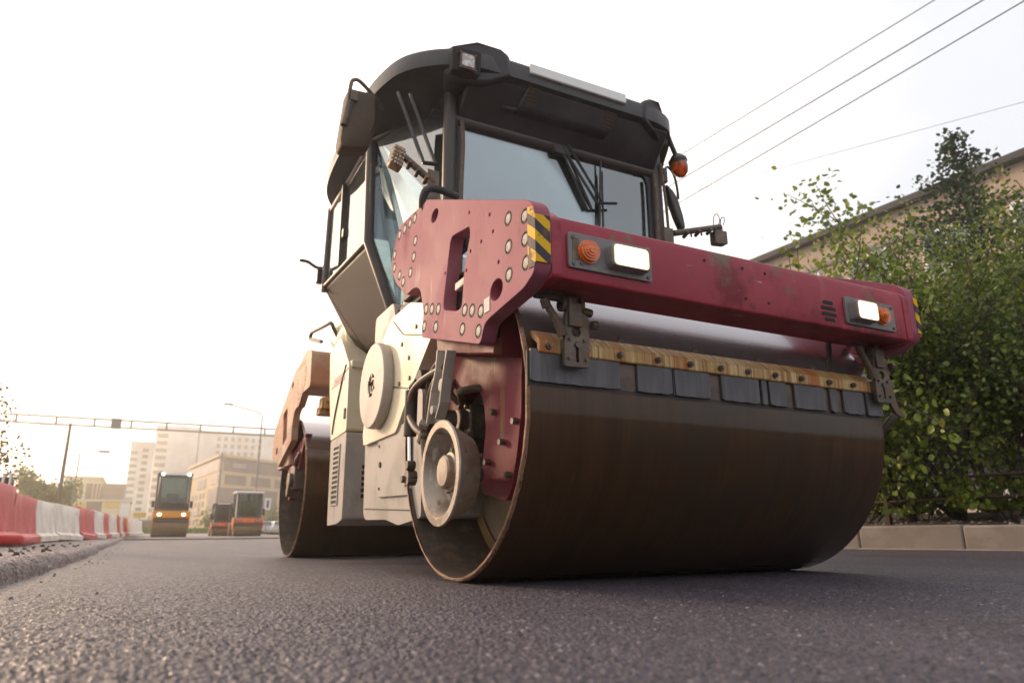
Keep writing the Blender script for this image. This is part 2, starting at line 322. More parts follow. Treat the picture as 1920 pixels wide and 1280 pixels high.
# ------------------------------------------------------------------ mesh builder
WP = {}                                     # world position of every object (unrotated)
class MB:
    def __init__(s): s.v = []; s.f = []
    def add(s, vs, fs):
        k = len(s.v); s.v += [tuple(map(float, q)) for q in vs]; s.f += [tuple(i+k for i in f) for f in fs]; return s
    def box(s, x0, x1, y0, y1, z0, z1):
        return s.add([(x0,y0,z0),(x1,y0,z0),(x1,y1,z0),(x0,y1,z0),(x0,y0,z1),(x1,y0,z1),(x1,y1,z1),(x0,y1,z1)],
                     [(3,2,1,0),(4,5,6,7),(0,1,5,4),(1,2,6,5),(2,3,7,6),(3,0,4,7)])
    def hexa(s, b, t):                       # bottom loop, top loop (any n)
        n = len(b); return s.add(list(b)+list(t), [tuple(range(n-1,-1,-1)), tuple(range(n,2*n))]+[(i,(i+1)%n,n+(i+1)%n,n+i) for i in range(n)])
    def loft(s, loops, cap=True):
        n = len(loops[0]); vs = [q for L in loops for q in L]; fs = []
        for j in range(len(loops)-1):
            for i in range(n): fs.append((j*n+i, j*n+(i+1)%n, (j+1)*n+(i+1)%n, (j+1)*n+i))
        if cap: fs += [tuple(range(n-1,-1,-1)), tuple((len(loops)-1)*n+i for i in range(n))]
        return s.add(vs, fs)
    def tube(s, pts, r, n=8, r1=None):
        pts = [Vector(q) for q in pts]; loops = []; prev = None
        for i, q in enumerate(pts):
            if i == 0: d = pts[1]-pts[0]
            elif i == len(pts)-1: d = pts[-1]-pts[-2]
            else: d = (pts[i+1]-q).normalized() + (q-pts[i-1]).normalized()
            d.normalize()
            if prev is None:
                a = d.cross(Vector((0,0,1)));
                if a.length < .05: a = d.cross(Vector((1,0,0)))
                a.normalize()
            else:
                a = prev - d*prev.dot(d); a.normalize()
            prev = a; b = d.cross(a)
            rr = r if r1 is None else r + (r1-r)*i/(len(pts)-1)
            if isinstance(r, (list, tuple)): rr = r[i]
            loops.append([q + (a*math.cos(t)+b*math.sin(t))*rr for t in (2*PI*k/n for k in range(n))])
        return s.loft(loops)
    def cyl(s, p0, p1, r, n=24, r1=None): return s.tube([p0, p1], r, n, r1)
    def lathe(s, prof, c, axis='x', n=48, closed=False):   # prof: (along axis, radius)
        c = Vector(c); loops = []
        for a, r in prof:
            L = []
            for k in range(n):
                t = 2*PI*k/n; u, w = r*math.cos(t), r*math.sin(t)
                L.append(c + Vector({'x': (a,u,w), 'y': (w,a,u), 'z': (u,w,a)}[axis]))
            loops.append(L)
        if closed: loops.append(loops[0]); return s.loft(loops, False)
        return s.loft(loops)
    def prism(s, poly, axis, a0, a1, holes=()):
        """2-D outline (with holes) extruded along an axis; x: (y,z)  y: (x,z)  z: (x,y)"""
        bm = bmesh.new(); e = []; tag = []
        for L in [poly]+list(holes):
            vs = [bm.verts.new((q[0], q[1], 0)) for q in L]
            for i in range(len(vs)): e.append(bm.edges.new((vs[i], vs[(i+1) % len(vs)])))
        bmesh.ops.triangle_fill(bm, use_beauty=True, use_dissolve=False, edges=e)
        bm.verts.index_update(); base = [v.co.copy() for v in bm.verts]
        tri = [tuple(v.index for v in f.verts) for f in bm.faces]
        n = len(base); bm.free()
        def P(q, a): return {'x': (a,q[0],q[1]), 'y': (q[0],a,q[1]), 'z': (q[0],q[1],a)}[axis]
        vs = [P(q, a0) for q in base]+[P(q, a1) for q in base]
        fs = [t for t in tri]+[tuple(n+i for i in reversed(t)) for t in tri]
        k = 0
        for L in [poly]+list(holes):
            m = len(L); fs += [(k+i, n+k+i, n+k+(i+1) % m, k+(i+1) % m) for i in range(m)]; k += m
        return s.add(vs, fs)
    def ball(s, c, r, n=12, m=8, sc=(1,1,1)):
        loops = []
        for j in range(1, m):
            t = PI*j/m
            loops.append([(c[0]+r*sc[0]*math.sin(t)*math.cos(2*PI*i/n), c[1]+r*sc[1]*math.sin(t)*math.sin(2*PI*i/n), c[2]-r*sc[2]*math.cos(t)) for i in range(n)])
        return s.loft(loops)
    def build(s, name, m, parent=None, bevel=0, seg=2, smooth=35, pivot=None, kind=None, label=None, remove=False):
        me = bpy.data.meshes.new(name)
        v = np.array(s.v)
        pv = Vector(pivot) if pivot is not None else Vector((v.min(0)+v.max(0))/2)
        me.from_pydata([tuple(q) for q in (v-np.array(pv))], [], s.f)
        me.materials.append(MT[m])
        bm = bmesh.new(); bm.from_mesh(me); bmesh.ops.recalc_face_normals(bm, faces=bm.faces); bm.to_mesh(me); bm.free()
        if smooth:
            me.polygons.foreach_set('use_smooth', [True]*len(me.polygons)); me.set_sharp_from_angle(angle=R(smooth))
        o = bpy.data.objects.new(name, me); COL.objects.link(o)
        par(o, parent, pv)
        if bevel:
            b = o.modifiers.new('bevel', 'BEVEL'); b.width = bevel; b.segments = seg; b.limit_method = 'ANGLE'; b.angle_limit = R(40)
            b.harden_normals = False
        if kind: o['kind'] = kind
        if label: o['label'] = label
        return o

def par(o, parent, pv):
    pv = Vector(pv); WP[o.name] = pv
    o.location = pv
    if parent is not None:
        o.parent = parent; o.location = pv - WP[parent.name]

def tag(o, label, cat, group=None):
    o['label'] = label; o['category'] = cat
    if group: o['group'] = group
    return o
def thing(name, label, cat, loc, group=None):
    o = bpy.data.objects.new(name, None); o.empty_display_size = .2; COL.objects.link(o)
    par(o, None, loc); return tag(o, label, cat, group)
def copy_tree(o, parent=None):
    c = o.copy(); COL.objects.link(c)
    if parent is not None: c.parent = parent
    for ch in list(o.children): copy_tree(ch, c)
    return c

def smooth_pts(P, k=4):
    """Catmull-Rom through the points"""
    P = [Vector(q) for q in P]; out = []
    for i in range(len(P)-1):
        a, b, c, d = P[max(i-1,0)], P[i], P[i+1], P[min(i+2,len(P)-1)]
        for j in range(k):
            t = j/k
            out.append(.5*((2*b)+(c-a)*t+(2*a-5*b+4*c-d)*t*t+(3*b-a-3*c+d)*t**3))
    out.append(P[-1]); return out
def roundpoly(P, r, n=4):
    """rounded corners on a closed 2-D outline"""
    out = []; N = len(P)
    for i in range(N):
        p0, p, p1 = Vector(P[i-1]), Vector(P[i]), Vector(P[(i+1) % N])
        a = (p0-p); b = (p1-p); rr = min(r, a.length*.42, b.length*.42)
        A = p+a.normalized()*rr; B = p+b.normalized()*rr
        for j in range(n+1):
            t = j/n; out.append(tuple(A*(1-t)**2 + p*2*t*(1-t) + B*t*t))
    return out
def ell(cx, cy, rx, ry, n=20, rot=0):
    return [(cx+rx*math.cos(t)*math.cos(rot)-ry*math.sin(t)*math.sin(rot), cy+rx*math.cos(t)*math.sin(rot)+ry*math.sin(t)*math.cos(rot)) for t in (2*PI*k/n for k in range(n))]

# ------------------------------------------------------------------ ground
def gz(x, y):
    x = np.asarray(x, float); y = np.asarray(y, float)
    t = np.clip((y-6)/74, 0, 1); rise = 74*.0118*(t*t*.35+t*.65)
    cross = .035*np.clip((x-1.3)/2.8, 0, 1)
    return rise + cross
def gzf(x, y): return float(gz(x, y))

def np_mesh(name, V, F, m, kind=None, smooth=True):
    me = bpy.data.meshes.new(name)
    me.vertices.add(len(V)); me.vertices.foreach_set('co', np.asarray(V, np.float32).ravel())
    F = np.asarray(F, np.int32); k = F.shape[1]
    me.loops.add(F.size); me.loops.foreach_set('vertex_index', F.ravel())
    me.polygons.add(len(F)); me.polygons.foreach_set('loop_start', np.arange(0, F.size, k, dtype=np.int32))
    me.polygons.foreach_set('loop_total', np.full(len(F), k, np.int32))
    if smooth: me.polygons.foreach_set('use_smooth', np.ones(len(F), bool))
    me.update(calc_edges=True); me.validate()
    me.materials.append(MT[m])
    o = bpy.data.objects.new(name, me); COL.objects.link(o)
    WP[o.name] = Vector((0,0,0))
    if kind: o['kind'] = kind
    return o
def hash2(i, j, k):
    h = np.sin(i*127.1+j*311.7+k*74.7)*43758.5453
    return h-np.floor(h)
def stones(x, y, s, k0=0):
    """compacted aggregate: a low cap per jittered cell"""
    ix, iy = np.floor(x/s), np.floor(y/s)
    best = np.full(x.shape, 9.); val = np.zeros(x.shape)
    for dx in (-1,0,1):
        for dy in (-1,0,1):
            a, b = ix+dx, iy+dy
            px = (a+.1+.8*hash2(a,b,1+k0))*s; py = (b+.1+.8*hash2(a,b,2+k0))*s
            d = np.hypot(x-px, y-py)/s
            c = d < best; best = np.where(c, d, best); val = np.where(c, hash2(a,b,3+k0), val)
    return np.clip(1-(best/.75)**2, 0, 1), val
# near road: a fan of rings under the camera's view, denser close by, each stone a real bump
def road_fan():
    nc = 760
    r = [.42]
    while r[-1] < 5.0: r.append(r[-1]*1.0042)
    while r[-1] < 90: r.append(r[-1]*1.035)
    r = np.array(r); th = YAW + np.linspace(-R(50), R(50), nc)
    RR, TT = np.meshgrid(r, th, indexing='ij')
    X = CAM.x+RR*np.sin(TT); Y = CAM.y+RR*np.cos(TT)
    f = np.clip((6.0-RR)/3.5, 0, 1)
    a, v = stones(X, Y, .0094); a2, v2 = stones(X, Y, .0048, 7)
    Z = gz(X, Y) + f*(.0058*(v**1.5)*a + .0014*a2*v2 - .003) + .002*np.sin(X*3.1+1)*np.sin(Y*2.3)
    V = np.stack([X, Y, Z], -1).reshape(-1, 3)
    n0, n1 = RR.shape; i = np.arange(n0-1)[:, None]*n1+np.arange(n1-1)[None]
    F = np.stack([i, i+1, i+n1+1, i+n1], -1).reshape(-1, 4)[:, ::-1]
    return np_mesh('road', V, F, 'asphalt', 'structure')
road_fan()
def sheet(name, m, xs, ys, dz, kind='structure'):
    X, Y = np.meshgrid(xs, ys, indexing='ij'); Z = gz(X, Y)+dz
    n0, n1 = X.shape; i = np.arange(n0-1)[:, None]*n1+np.arange(n1-1)[None]
    F = np.stack([i, i+n1, i+n1+1, i+1], -1).reshape(-1, 4)
    return np_mesh(name, np.stack([X, Y, Z], -1).reshape(-1, 3), F, m, kind)
sheet('road_base', 'asphalt', np.linspace(-2.6, 4.2, 15), np.concatenate([np.linspace(-30, 6, 10), np.linspace(7, 90, 40)]), -.014)
sheet('ground', 'earth', np.concatenate([np.linspace(-2500, -30, 8), np.linspace(-20, 20, 9), np.linspace(30, 2500, 8)]),
      np.concatenate([np.linspace(-600, 6, 6), np.linspace(8, 80, 24), np.linspace(100, 3000, 8)]), -.12)
# old pavement beyond the end of the new mat
sheet('far_pavement', 'oldroad', np.linspace(-14, 30, 23), np.linspace(24.5, 85, 40), .035)

def ragged(x, y, s, k):                      # cheap value noise
    ix, iy = np.floor(x/s), np.floor(y/s); fx, fy = x/s-ix, y/s-iy
    fx = fx*fx*(3-2*fx); fy = fy*fy*(3-2*fy)
    return (hash2(ix,iy,k)*(1-fx)+hash2(ix+1,iy,k)*fx)*(1-fy)+(hash2(ix,iy+1,k)*(1-fx)+hash2(ix+1,iy+1,k)*fx)*fy
# raised uncompacted layer on the left, with a broken edge
def old_layer():
    xs = np.concatenate([np.linspace(-9, -3.6, 14), np.linspace(-3.5, -2.40, 150)])
    ys = [-1.0]
    while ys[-1] < 27: ys.append(ys[-1]+max(.0075, (ys[-1]+2.7)*.0028))
    ys = np.array(ys)
    X, Y = np.meshgrid(xs, ys, indexing='ij')
    edge = -2.50+.05*(ragged(X*0+3, Y, .35, 5)-.5)+.05*(ragged(X*0+1, Y, .9, 6)-.5)+.02*(ragged(X*0+9, Y, .06, 8)-.5)
    t = np.clip((edge-X)/.09, 0, 1); prof = np.sqrt(np.clip(1-(1-t)**2, 0, 1))
    a, v = stones(X, Y, .022, 11)
    f = np.clip((9-Y)/6, .15, 1)
    pit = np.clip((ragged(X, Y, .11, 21)-.80)/.1, 0, 1)*.03
    Z = gz(X, Y)+prof*(.085+.02*(ragged(X, Y, .5, 4)-.5))+(t > 0)*f*(.010*a*v+.012*(ragged(X, Y, .07, 3)-.5)-pit)*np.where(t > .05, 1, .3)-.006
    n0, n1 = X.shape; i = np.arange(n0-1)[:, None]*n1+np.arange(n1-1)[None]
    F = np.stack([i, i+n1, i+n1+1, i+1], -1).reshape(-1, 4)
    np_mesh('asphalt_layer', np.stack([X, Y, Z], -1).reshape(-1, 3), F, 'asphalt2', 'structure')
old_layer()
KX = 4.1
def verge():
    xs = np.concatenate([np.linspace(KX+.12, 6, 60), np.linspace(6.2, 40, 20)]); ys = np.concatenate([np.linspace(-14, -4, 12), np.linspace(-3.8, 9, 120), np.linspace(9.5, 80, 30)])
    X, Y = np.meshgrid(xs, ys, indexing='ij')
    Z = gz(KX, Y)+.165+.22*np.clip((X-KX-.1)/2.6, 0, 1)**.8+.05*(ragged(X, Y, .22, 3)-.5)+.09*(ragged(X, Y, .8, 2)-.5)*np.clip((X-4.3)/.4, 0, 1)
    n0, n1 = X.shape; i = np.arange(n0-1)[:, None]*n1+np.arange(n1-1)[None]
    F = np.stack([i, i+n1, i+n1+1, i+1], -1).reshape(-1, 4)
    np_mesh('soil_verge', np.stack([X, Y, Z], -1).reshape(-1, 3), F, 'soil', 'structure')
verge()
# ------------------------------------------------------------------ kerb stones
random.seed(4)
ks = None
for i in range(26):
    y0 = -7.0+i*1.0
    if ks is None:
        mb = MB(); mb.box(KX, KX+.16, 0, .992, -.12, .205)
        ks = mb.build('kerb_stone', 'concrete', None, .018, 3, pivot=(KX+.08, .5, .0)); o = ks
        tag(o, 'grey concrete kerb stone in the row along the road edge', 'kerb stone', 'kerb stones along the road edge')
    else:
        o = ks.copy(); COL.objects.link(o)
    o.location = (KX+.08+random.uniform(-.008, .008), y0+.5, gzf(KX, y0+.5)+random.uniform(-.006, .006))
    o.rotation_euler = (0, random.uniform(-.012, .012), random.uniform(-.008, .008))
mb = MB()
for i in range(14):
    mb.box(KX-.035, KX+.02, -8+i*2.5, -8+i*2.5+2.5, -.05, gzf(KX, 0)+.012+random.uniform(-.004, .004))
mb.build('gutter_edge', 'concrete', None, .008, kind='structure')

# ================================================================== THE ROAD ROLLER
RR_ = thing('road_roller', 'large burgundy and cream tandem road roller with black cab in the foreground', 'road roller', (0, 2.19, 0))

def drum(yc, xc, label):
    mb = MB()
    x0, x1 = xc-.925, xc+.925; q = .650
    mb.lathe([(x0, .636), (x0, .645), (x0+.006, q), (x1-.006, q), (x1, .645), (x1, .636)], (0, yc, .65), 'x', 160, True)
    d = mb.build('drum', 'drum', RR_, label=label)
    w = MB(); w.lathe([(x0+.37, .001), (x0+.33, .16), (x0+.335, .22), (x0+.345, .605), (x0+.36, .6355)], (0, yc, .65), 'x', 64)
    w.build('drum_web', 'web', d)
    s = MB(); s.lathe([(x0+.004, .636), (x0+.004, .6335), (x0+.37, .6335), (x0+.37, .636)], (0, yc, .65), 'x', 96, True); s.build('inner_skin', 'iron', d)
    s = MB(); s.lathe([(x0+.333, .585), (x0+.325, .600), (x0+.325, .6335), (x0+.345, .6335)], (0, yc, .65), 'x', 96, True); s.build('weld_ring', 'ooze2', d)
    e = MB(); n = 150; loops = []
    for k in range(n):
        t = 2*PI*k/n; a = random.uniform(-.002, .003); b = random.uniform(-.003, .0015)
        c, sn = math.cos(t), math.sin(t)
        loops.append([(x0-.0035+a*.5, yc+r*c, .65+r*sn) for r in (.6345,)]+[(x0-.0045, yc+(.640)*c, .65+.640*sn), (x0-.003, yc+(.6455+b)*c, .65+(.6455+b)*sn), (x0+.007+a, yc+.6512*c, .65+.6512*sn), (x0+.007, yc+.6455*c, .65+.6455*sn)])
    loops.append(loops[0]); e.loft(loops, False); e.build('drum_edge', 'rim', d)
    return d
random.seed(2)
drum(0, 0, 'front steel drum, brown and polished')
drum(4.38, .125, 'rear steel drum, dusty')

# ---- side plates of the front frame
PLATE = [(.205,1.748),(-.800,1.290),(-.838,1.255),(-.85,1.20),(-.85,1.045),(-.832,1.010),(-.765,.980),(-.49,.950),(-.448,.938),(-.411,.869),(.245,1.064),(.226,1.179),(.278,1.308),(.336,1.340),(.399,1.350),(.484,1.345),(.656,1.461),(.754,1.567),(.763,1.636),(.689,1.752),(.621,1.785),(.289,1.756)]
SLOT = roundpoly([(-.242,1.407),(-.300,1.398),(-.308,1.357),(-.253,1.241),(-.229,1.068),(-.17,1.071),(-.025,1.118),(-.031,1.176),(-.094,1.41),(-.115,1.428)], .03, 3)
BOLTS = [(.391,1.728),(.467,1.731),(.55,1.733),(.634,1.734),(.371,1.597),(.389,1.518),(.434,1.45),(.542,1.438),(.608,1.495),(.702,1.569),(.709,1.647),(.189,1.186),(.114,1.164),(.034,1.14),(.209,1.108),(.061,1.065),(-.261,1.049),(-.334,1.026),(-.416,.999),(-.239,.975),(-.394,.926),(-.65,1.283),(-.776,1.239),(-.651,1.173),(-.777,1.152),(-.78,1.065),(-.653,1.065)]
SMALL = [(-.295,1.506),(-.493,1.417),(-.296,1.46),(-.493,1.366),(-.523,1.284),(-.417,1.284),(-.313,1.283),(-.273,1.214),(-.039,1.283),(-.57,1.143),(.281,1.73)]
SMALL = [q for q in SMALL if q[1] < 1.279+(q[0]+.824)*.456-.02]
def side_plate(sx, rear=False):
    def T(P): return [((4.38-y if rear else y), z) for y, z in P]
    xo = (-.88 if rear else -1.0) if sx < 0 else (1.13 if rear else 1.0); xi = xo - sx*.062
    mb = MB(); holes = []
    if not rear or True:
        holes = [T(SLOT), T(ell(.107, 1.62, .045, .032, 16)), T(ell(-.551, 1.042, .052, .040, 18))]
        holes += [T(ell(y, z, .0075, .0075, 8)) for y, z in SMALL]
        if not rear: holes += [T(ell(y, z, .026, .026, 18)) for y, z in BOLTS]
        else: holes += [T(ell(y, z, .026, .026, 12)) for y, z in BOLTS]
    mb.prism(T(roundpoly(PLATE, .022, 3)), 'x', xo, xi, holes)
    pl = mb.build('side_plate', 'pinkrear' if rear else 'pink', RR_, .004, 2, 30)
    for y, z in BOLTS:
        y2 = 4.38-y if rear else y
        b = MB(); b.lathe([(xo-sx*.030, .022), (xo-sx*.002, .0215), (xo+sx*.001, .018), (xo+sx*.001, .0005)] if True else [], (0, y2, z), 'x', 14)
        b.build('bolt', 'bolt', pl)
        if not rear and sx < 0:
            b = MB(); b.lathe([(xo+.001, .0225), (xo-.0008, .0230), (xo-.0008, .0285), (xo+.001, .0290)], (0, y2, z), 'x', 18, True); b.build('bolt_ring', 'dark', pl)
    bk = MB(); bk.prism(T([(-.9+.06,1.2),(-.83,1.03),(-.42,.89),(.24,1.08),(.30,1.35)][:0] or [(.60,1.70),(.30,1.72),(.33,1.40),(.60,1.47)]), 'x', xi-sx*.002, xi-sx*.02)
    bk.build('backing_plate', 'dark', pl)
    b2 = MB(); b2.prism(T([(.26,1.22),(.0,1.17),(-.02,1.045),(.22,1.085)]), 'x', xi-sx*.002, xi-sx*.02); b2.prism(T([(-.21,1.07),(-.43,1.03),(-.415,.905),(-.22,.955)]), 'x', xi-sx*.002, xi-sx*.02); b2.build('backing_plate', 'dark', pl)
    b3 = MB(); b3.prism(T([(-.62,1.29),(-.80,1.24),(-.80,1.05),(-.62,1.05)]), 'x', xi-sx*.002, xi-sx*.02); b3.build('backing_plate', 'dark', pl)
    return pl
plL = side_plate(-1); plR = side_plate(1)
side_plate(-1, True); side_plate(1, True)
st = MB(); st.box(-1.0025, -1.0, -.497, -.449, .979, 1.034); st.build('paper_sticker', 'sticker', plL, smooth=0)
# hazard stickers wrap the front ends
for sx, p_ in ((-1, plL), (1, plR)):
    h = MB(); h.prism([(-.853, 1.05), (-.853, 1.19), (-.842, 1.245), (-.80, 1.26), (-.80, 1.035), (-.845, 1.03)], 'x', sx*1.0003, sx*1.003)
    xi_ = .945 if sx < 0 else .978
    h.prism([(sx*xi_, 1.045), (sx*1.002, 1.045), (sx*1.002, 1.215), (sx*xi_, 1.215)], 'y', -.8540, -.8505)
    h.build('hazard_sticker', 'hazard', p_, smooth=0)
# ---- front cross beam
mb = MB()
BX = .938
prof = [(-.842, 1.002), (-.846, 1.012), (-.846, 1.20), (-.838, 1.228), (-.815, 1.240), (-.60, 1.270), (-.58, 1.262), (-.58, 1.06), (-.62, 1.02)]
mb.prism(prof, 'x', -BX, BX)
beam = mb.build('cross_beam', 'red', RR_, .006, 3, 30)
hl = MB()
for x, z in [(-.263,1.181),(-.069,1.181),(.052,1.179),(-.066,1.056),(.056,1.055)]: hl.cyl((x, -.8475, z), (x, -.84, z), .0065, 12)
hl.build('beam_hole', 'dark', beam)
for x0, x1, z in ((.372, .432, 1.108), (.358, .446, 1.083), (.358, .446, 1.057), (.374, .432, 1.034)):
    s = MB(); s.prism(roundpoly([(x0, z-.008), (x1, z-.008), (x1, z+.008), (x0, z+.008)], .0075, 4), 'y', -.8478, -.84); s.build('vent_slot', 'dark', beam, smooth=0)
# flanges where the beam is bolted in
for sx in (-1, 1):
    f = MB(); f.prism(roundpoly([(-.850, 1.0), (-.850, 1.215), (-.80, 1.262), (-.56, 1.30), (-.56, 1.0)], .02, 3), 'x', sx*.9385, sx*.90); f.build('beam_flange', 'red', beam, .004)
def light_panel(x0, x1, z0, z1, hx0, hx1, hz0, hz1, sx, sz, sr, mirror):
    p = MB(); p.prism(roundpoly([(x0, z0), (x1, z0), (x1, z1), (x0, z1)], .012, 3), 'y', -.858, -.8465)
    pl = p.build('light_panel', 'lampgrey', RR_, .002)
    cx, cz = (hx0+hx1)/2, (hz0+hz1)/2
    def loop(k, y): 
        w, h = (hx1-hx0)/2*k, (hz1-hz0)/2*k
        return [(q[0], y, q[1]) for q in roundpoly([(cx-w, cz-h), (cx+w, cz-h), (cx+w, cz+h), (cx-w, cz+h)], .018*k, 4)]
    b = MB(); b.loft([loop(1.06, -.858), loop(1.03, -.892), loop(.98, -.896), loop(.86, -.896), loop(.84, -.889)], False)
    b.build('headlight_housing', 'lampgrey', pl)
    l = MB(); l.loft([loop(.86, -.888), loop(.84, -.894), loop(.6, -.898), loop(.05, -.899)], False); l.build('headlight', 'light', pl); l = MB(); l.loft([loop(.935, -.8958), loop(.925, -.8972), loop(.865, -.8972), loop(.855, -.892)], False); l.build('headlight_rim', 'lampedge', pl)
    s = MB(); s.lathe([(-.858, sr*1.12), (-.866, sr*1.12), (-.866, sr), (-.880, sr*.97), (-.8795, sr*.80), (-.884, sr*.76), (-.8835, sr*.58), (-.888, sr*.54), (-.8875, sr*.34), (-.892, sr*.30), (-.892, .0005)], (sx, 0, sz), 'y', 28)
    s.build('turn_signal', 'amber', pl, smooth=25)
    t = MB()
    for x, z in ((x0+.018, z0+.014), (x1-.018, z0+.014), (x1-.018, z1-.014), (x0+.045 if mirror else x0+.018, z1-.018), ((x0+.05), z0+.02)):
        t = MB(); t.cyl((x, -.863, z), (x, -.857, z), .0065, 8); t.build('panel_screw', 'iron', pl)
    return pl
lp = light_panel(-.877, -.527, 1.045, 1.174, -.722, -.563, 1.066, 1.148, -.800, 1.109, .038, False)
g = MB(); g.box(-.862, -.835, -.8595, -.857, 1.075, 1.155); g.build('socket_plate', 'iron', lp)
light_panel(.498, .815, 1.028, 1.150, .522, .655, 1.044, 1.128, .722, 1.088, .036, True)

# ---- frame inside the drum opening and behind the plates
for sx in (-1, 1):
    f = MB()
    f.prism(roundpoly([(-.42,1.00),(-.40,.76),(-.396,.633),(-.357,.473),(-.300,.330),(-.255,.305),(-.04,.345),(-.036,.434),(-.078,.61),(-.056,.733),(.0,.785),(.10,.80),(.20,.77),(.25,.70),(.27,.55),(.27,.36),(.47,.36),(.50,.6),(.47,.80),(.30,1.08)], .02, 3), 'x', sx*.82, sx*.76)
    fk = f.build('fork', 'fork', RR_, .006, 2, 30)
    q = MB()
    for y, z in ((-.172,.662),(-.383+.02,.598),(-.114,.466),(-.326+.02,.40),(-.25,.532)): q = MB(); q.cyl((sx*.845, y, z), (sx*.82, y, z), .0135, 6); q.build('fork_bolt', 'iron', fk)
    c = MB(); c.prism([(-.44,1.05),(-.41,.90),(-.40,.84),(.20,.98),(.24,1.14)], 'x', sx*.937, sx*.70); c.build('fork_bracket', 'fork', RR_, .008)
    # hub carrier and pump
    h = MB(); h.lathe([(.62, .05), (.60, .17), (.56, .19), (.50, .19), (.50, .10)] if sx > 0 else [(-.62, .05), (-.60, .17), (-.56, .19), (-.50, .19), (-.50, .10)], (0, .1, .62), 'x', 32); h.build('drum_hub', 'iron', RR_, smooth=30)
pp = MB(); pp.box(-.80, -.70, .13, .27, .60, .75); pp.cyl((-.84, .20, .68), (-.78, .20, .68), .055, 20); pp.box(-.815, -.79, .10, .24, .575, .64)
for y, z in ((.15,.61),(.25,.61),(.25,.74),(.15,.74)): pp.cyl((-.82, y, z), (-.79, y, z), .014, 6)
pump = pp.build('hydraulic_pump', 'iron', RR_, .008)
hs = MB(); hs.tube(smooth_pts([(-.80,.22,.76),(-.84,.15,.80),(-.86,.05,.79),(-.78,-.03,.80),(-.66,-.05,.84)]), .018, 10); hs.tube(smooth_pts([(-.8,.12,.62),(-.86,.07,.56),(-.86,.04,.52),(-.80,.0,.50)]), .014, 8)
hs.tube(smooth_pts([(-.72,.3,1.0),(-.8,.28,.9),(-.85,.25,.82),(-.80,.23,.76)]), .016, 8)
hs.build('hydraulic_hose', 'hose', RR_)
# floor of the front frame above the drum (seen dark through the slot and under the beam)
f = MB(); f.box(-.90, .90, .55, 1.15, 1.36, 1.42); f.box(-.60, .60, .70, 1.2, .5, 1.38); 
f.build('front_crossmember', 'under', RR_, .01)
# items behind the slot
s = MB(); s.tube(smooth_pts([(-.90,-.20,1.42),(-.92,-.17,1.30),(-.93,-.15,1.20),(-.93,-.14,1.05)]), .016, 8); s.tube(smooth_pts([(-.86,-.26,1.42),(-.91,-.22,1.30),(-.93,-.19,1.20),(-.92,-.18,1.02)]), .018, 8)
s.tube(smooth_pts([(-.88,-.10,1.42),(-.92,-.11,1.30),(-.93,-.115,1.20),(-.92,-.10,1.05)]), .016, 8)
s.build('hose_bundle', 'hose', RR_)
s = MB(); s.box(-.975, -.94, -.235, -.09, 1.185, 1.222); s.build('hose_clamp', 'grey', RR_, .005)
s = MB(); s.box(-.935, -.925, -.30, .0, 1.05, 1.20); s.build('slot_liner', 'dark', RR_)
s = MB(); s.box(-.80, -.78, -.27, -.20, 1.28, 1.50); s.build('warning_tag', 'yellowdecal', RR_)

# ---- edge pressing wheel on the left
cy, cz = -.170, .412
w = MB()
w.lathe([(-.945, .10), (-.952, .145), (-1.045, .192), (-1.055, .203), (-1.062, .200), (-1.062, .172), (-1.056, .165), (-.985, .132), (-.975, .11), (-.975, .001)], (0, cy, cz), 'x', 64)
ew = w.build('edge_wheel', 'bowl', RR_, smooth=30)
w = MB(); w.lathe([(-.97, .108), (-.986, .106), (-.989, .078), (-1.015, .076), (-1.02, .066), (-1.038, .063), (-1.045, .055), (-1.045, .0005)], (0, cy+.01, cz+.005), 'x', 32)
for k in range(6): 
    t = k*PI/3+.3; w.cyl((-.98, cy+.01+.092*math.cos(t), cz+.092*math.sin(t)), (-1.0, cy+.01+.092*math.cos(t), cz+.092*math.sin(t)), .012, 6)
w.build('hub', 'bowl', ew, smooth=30)
ch = MB()
chp = [(.037,.955),(-.069,.930),(-.030,.827),(-.001,.717),(.046,.656),(.150,.650),(.106,.783),(.058,.86)]
ch.prism(chp, 'x', -.965, -.955); 
for a, b in ((0, 7), (7, 6), (6, 5), (1, 2), (2, 3), (3, 4)):
    A, B = Vector(chp[a]), Vector(chp[b]); d = (B-A).normalized(); nrm = Vector((-d.y, d.x))*.006
    ch.hexa([(-1.0, *(A-nrm)), (-1.0, *(B-nrm)), (-1.0, *(B+nrm)), (-1.0, *(A+nrm))], [(-.9552, *(A-nrm)), (-.9552, *(B-nrm)), (-.9552, *(B+nrm)), (-.9552, *(A+nrm))])
ch.cyl((-.985, .03, .80), (-.95, .03, .80), .028, 16); ch.cyl((-1.0, .09, .70), (-.95, .09, .70), .02, 12)
wa = ch.build('wheel_arm', 'grey', RR_, .002)
ar = MB(); ar.tube([(-.93, .12, .66), (-.93, .20, .52), (-.91, .08, .42), (-.90, cy, cz)], .035, 10); ar.cyl((-.97, .23, .495), (-.90, .23, .495), .055, 24); ar.prism(roundpoly([(.32,.56),(.20,.60),(.10,.42),(-.05,.33),(.05,.28),(.25,.36)], .03, 3), 'x', -.93, -.905)
ar.cyl((-.95, .08, .66), (-.90, .08, .66), .045, 16)
ar.build('wheel_bracket', 'iron', RR_, .004)
cyl_ = MB(); cyl_.cyl((-.99, .385, .84), (-.99, .392, .625), .030, 18); cyl_.cyl((-.99, .30, .88), (-.93, .30, .88), .045, 18); cyl_.tube([(-.99,.385,.85),(-.98,.33,.875)], .02, 8)
hc = cyl_.build('lift_cylinder', 'under', RR_, .003)
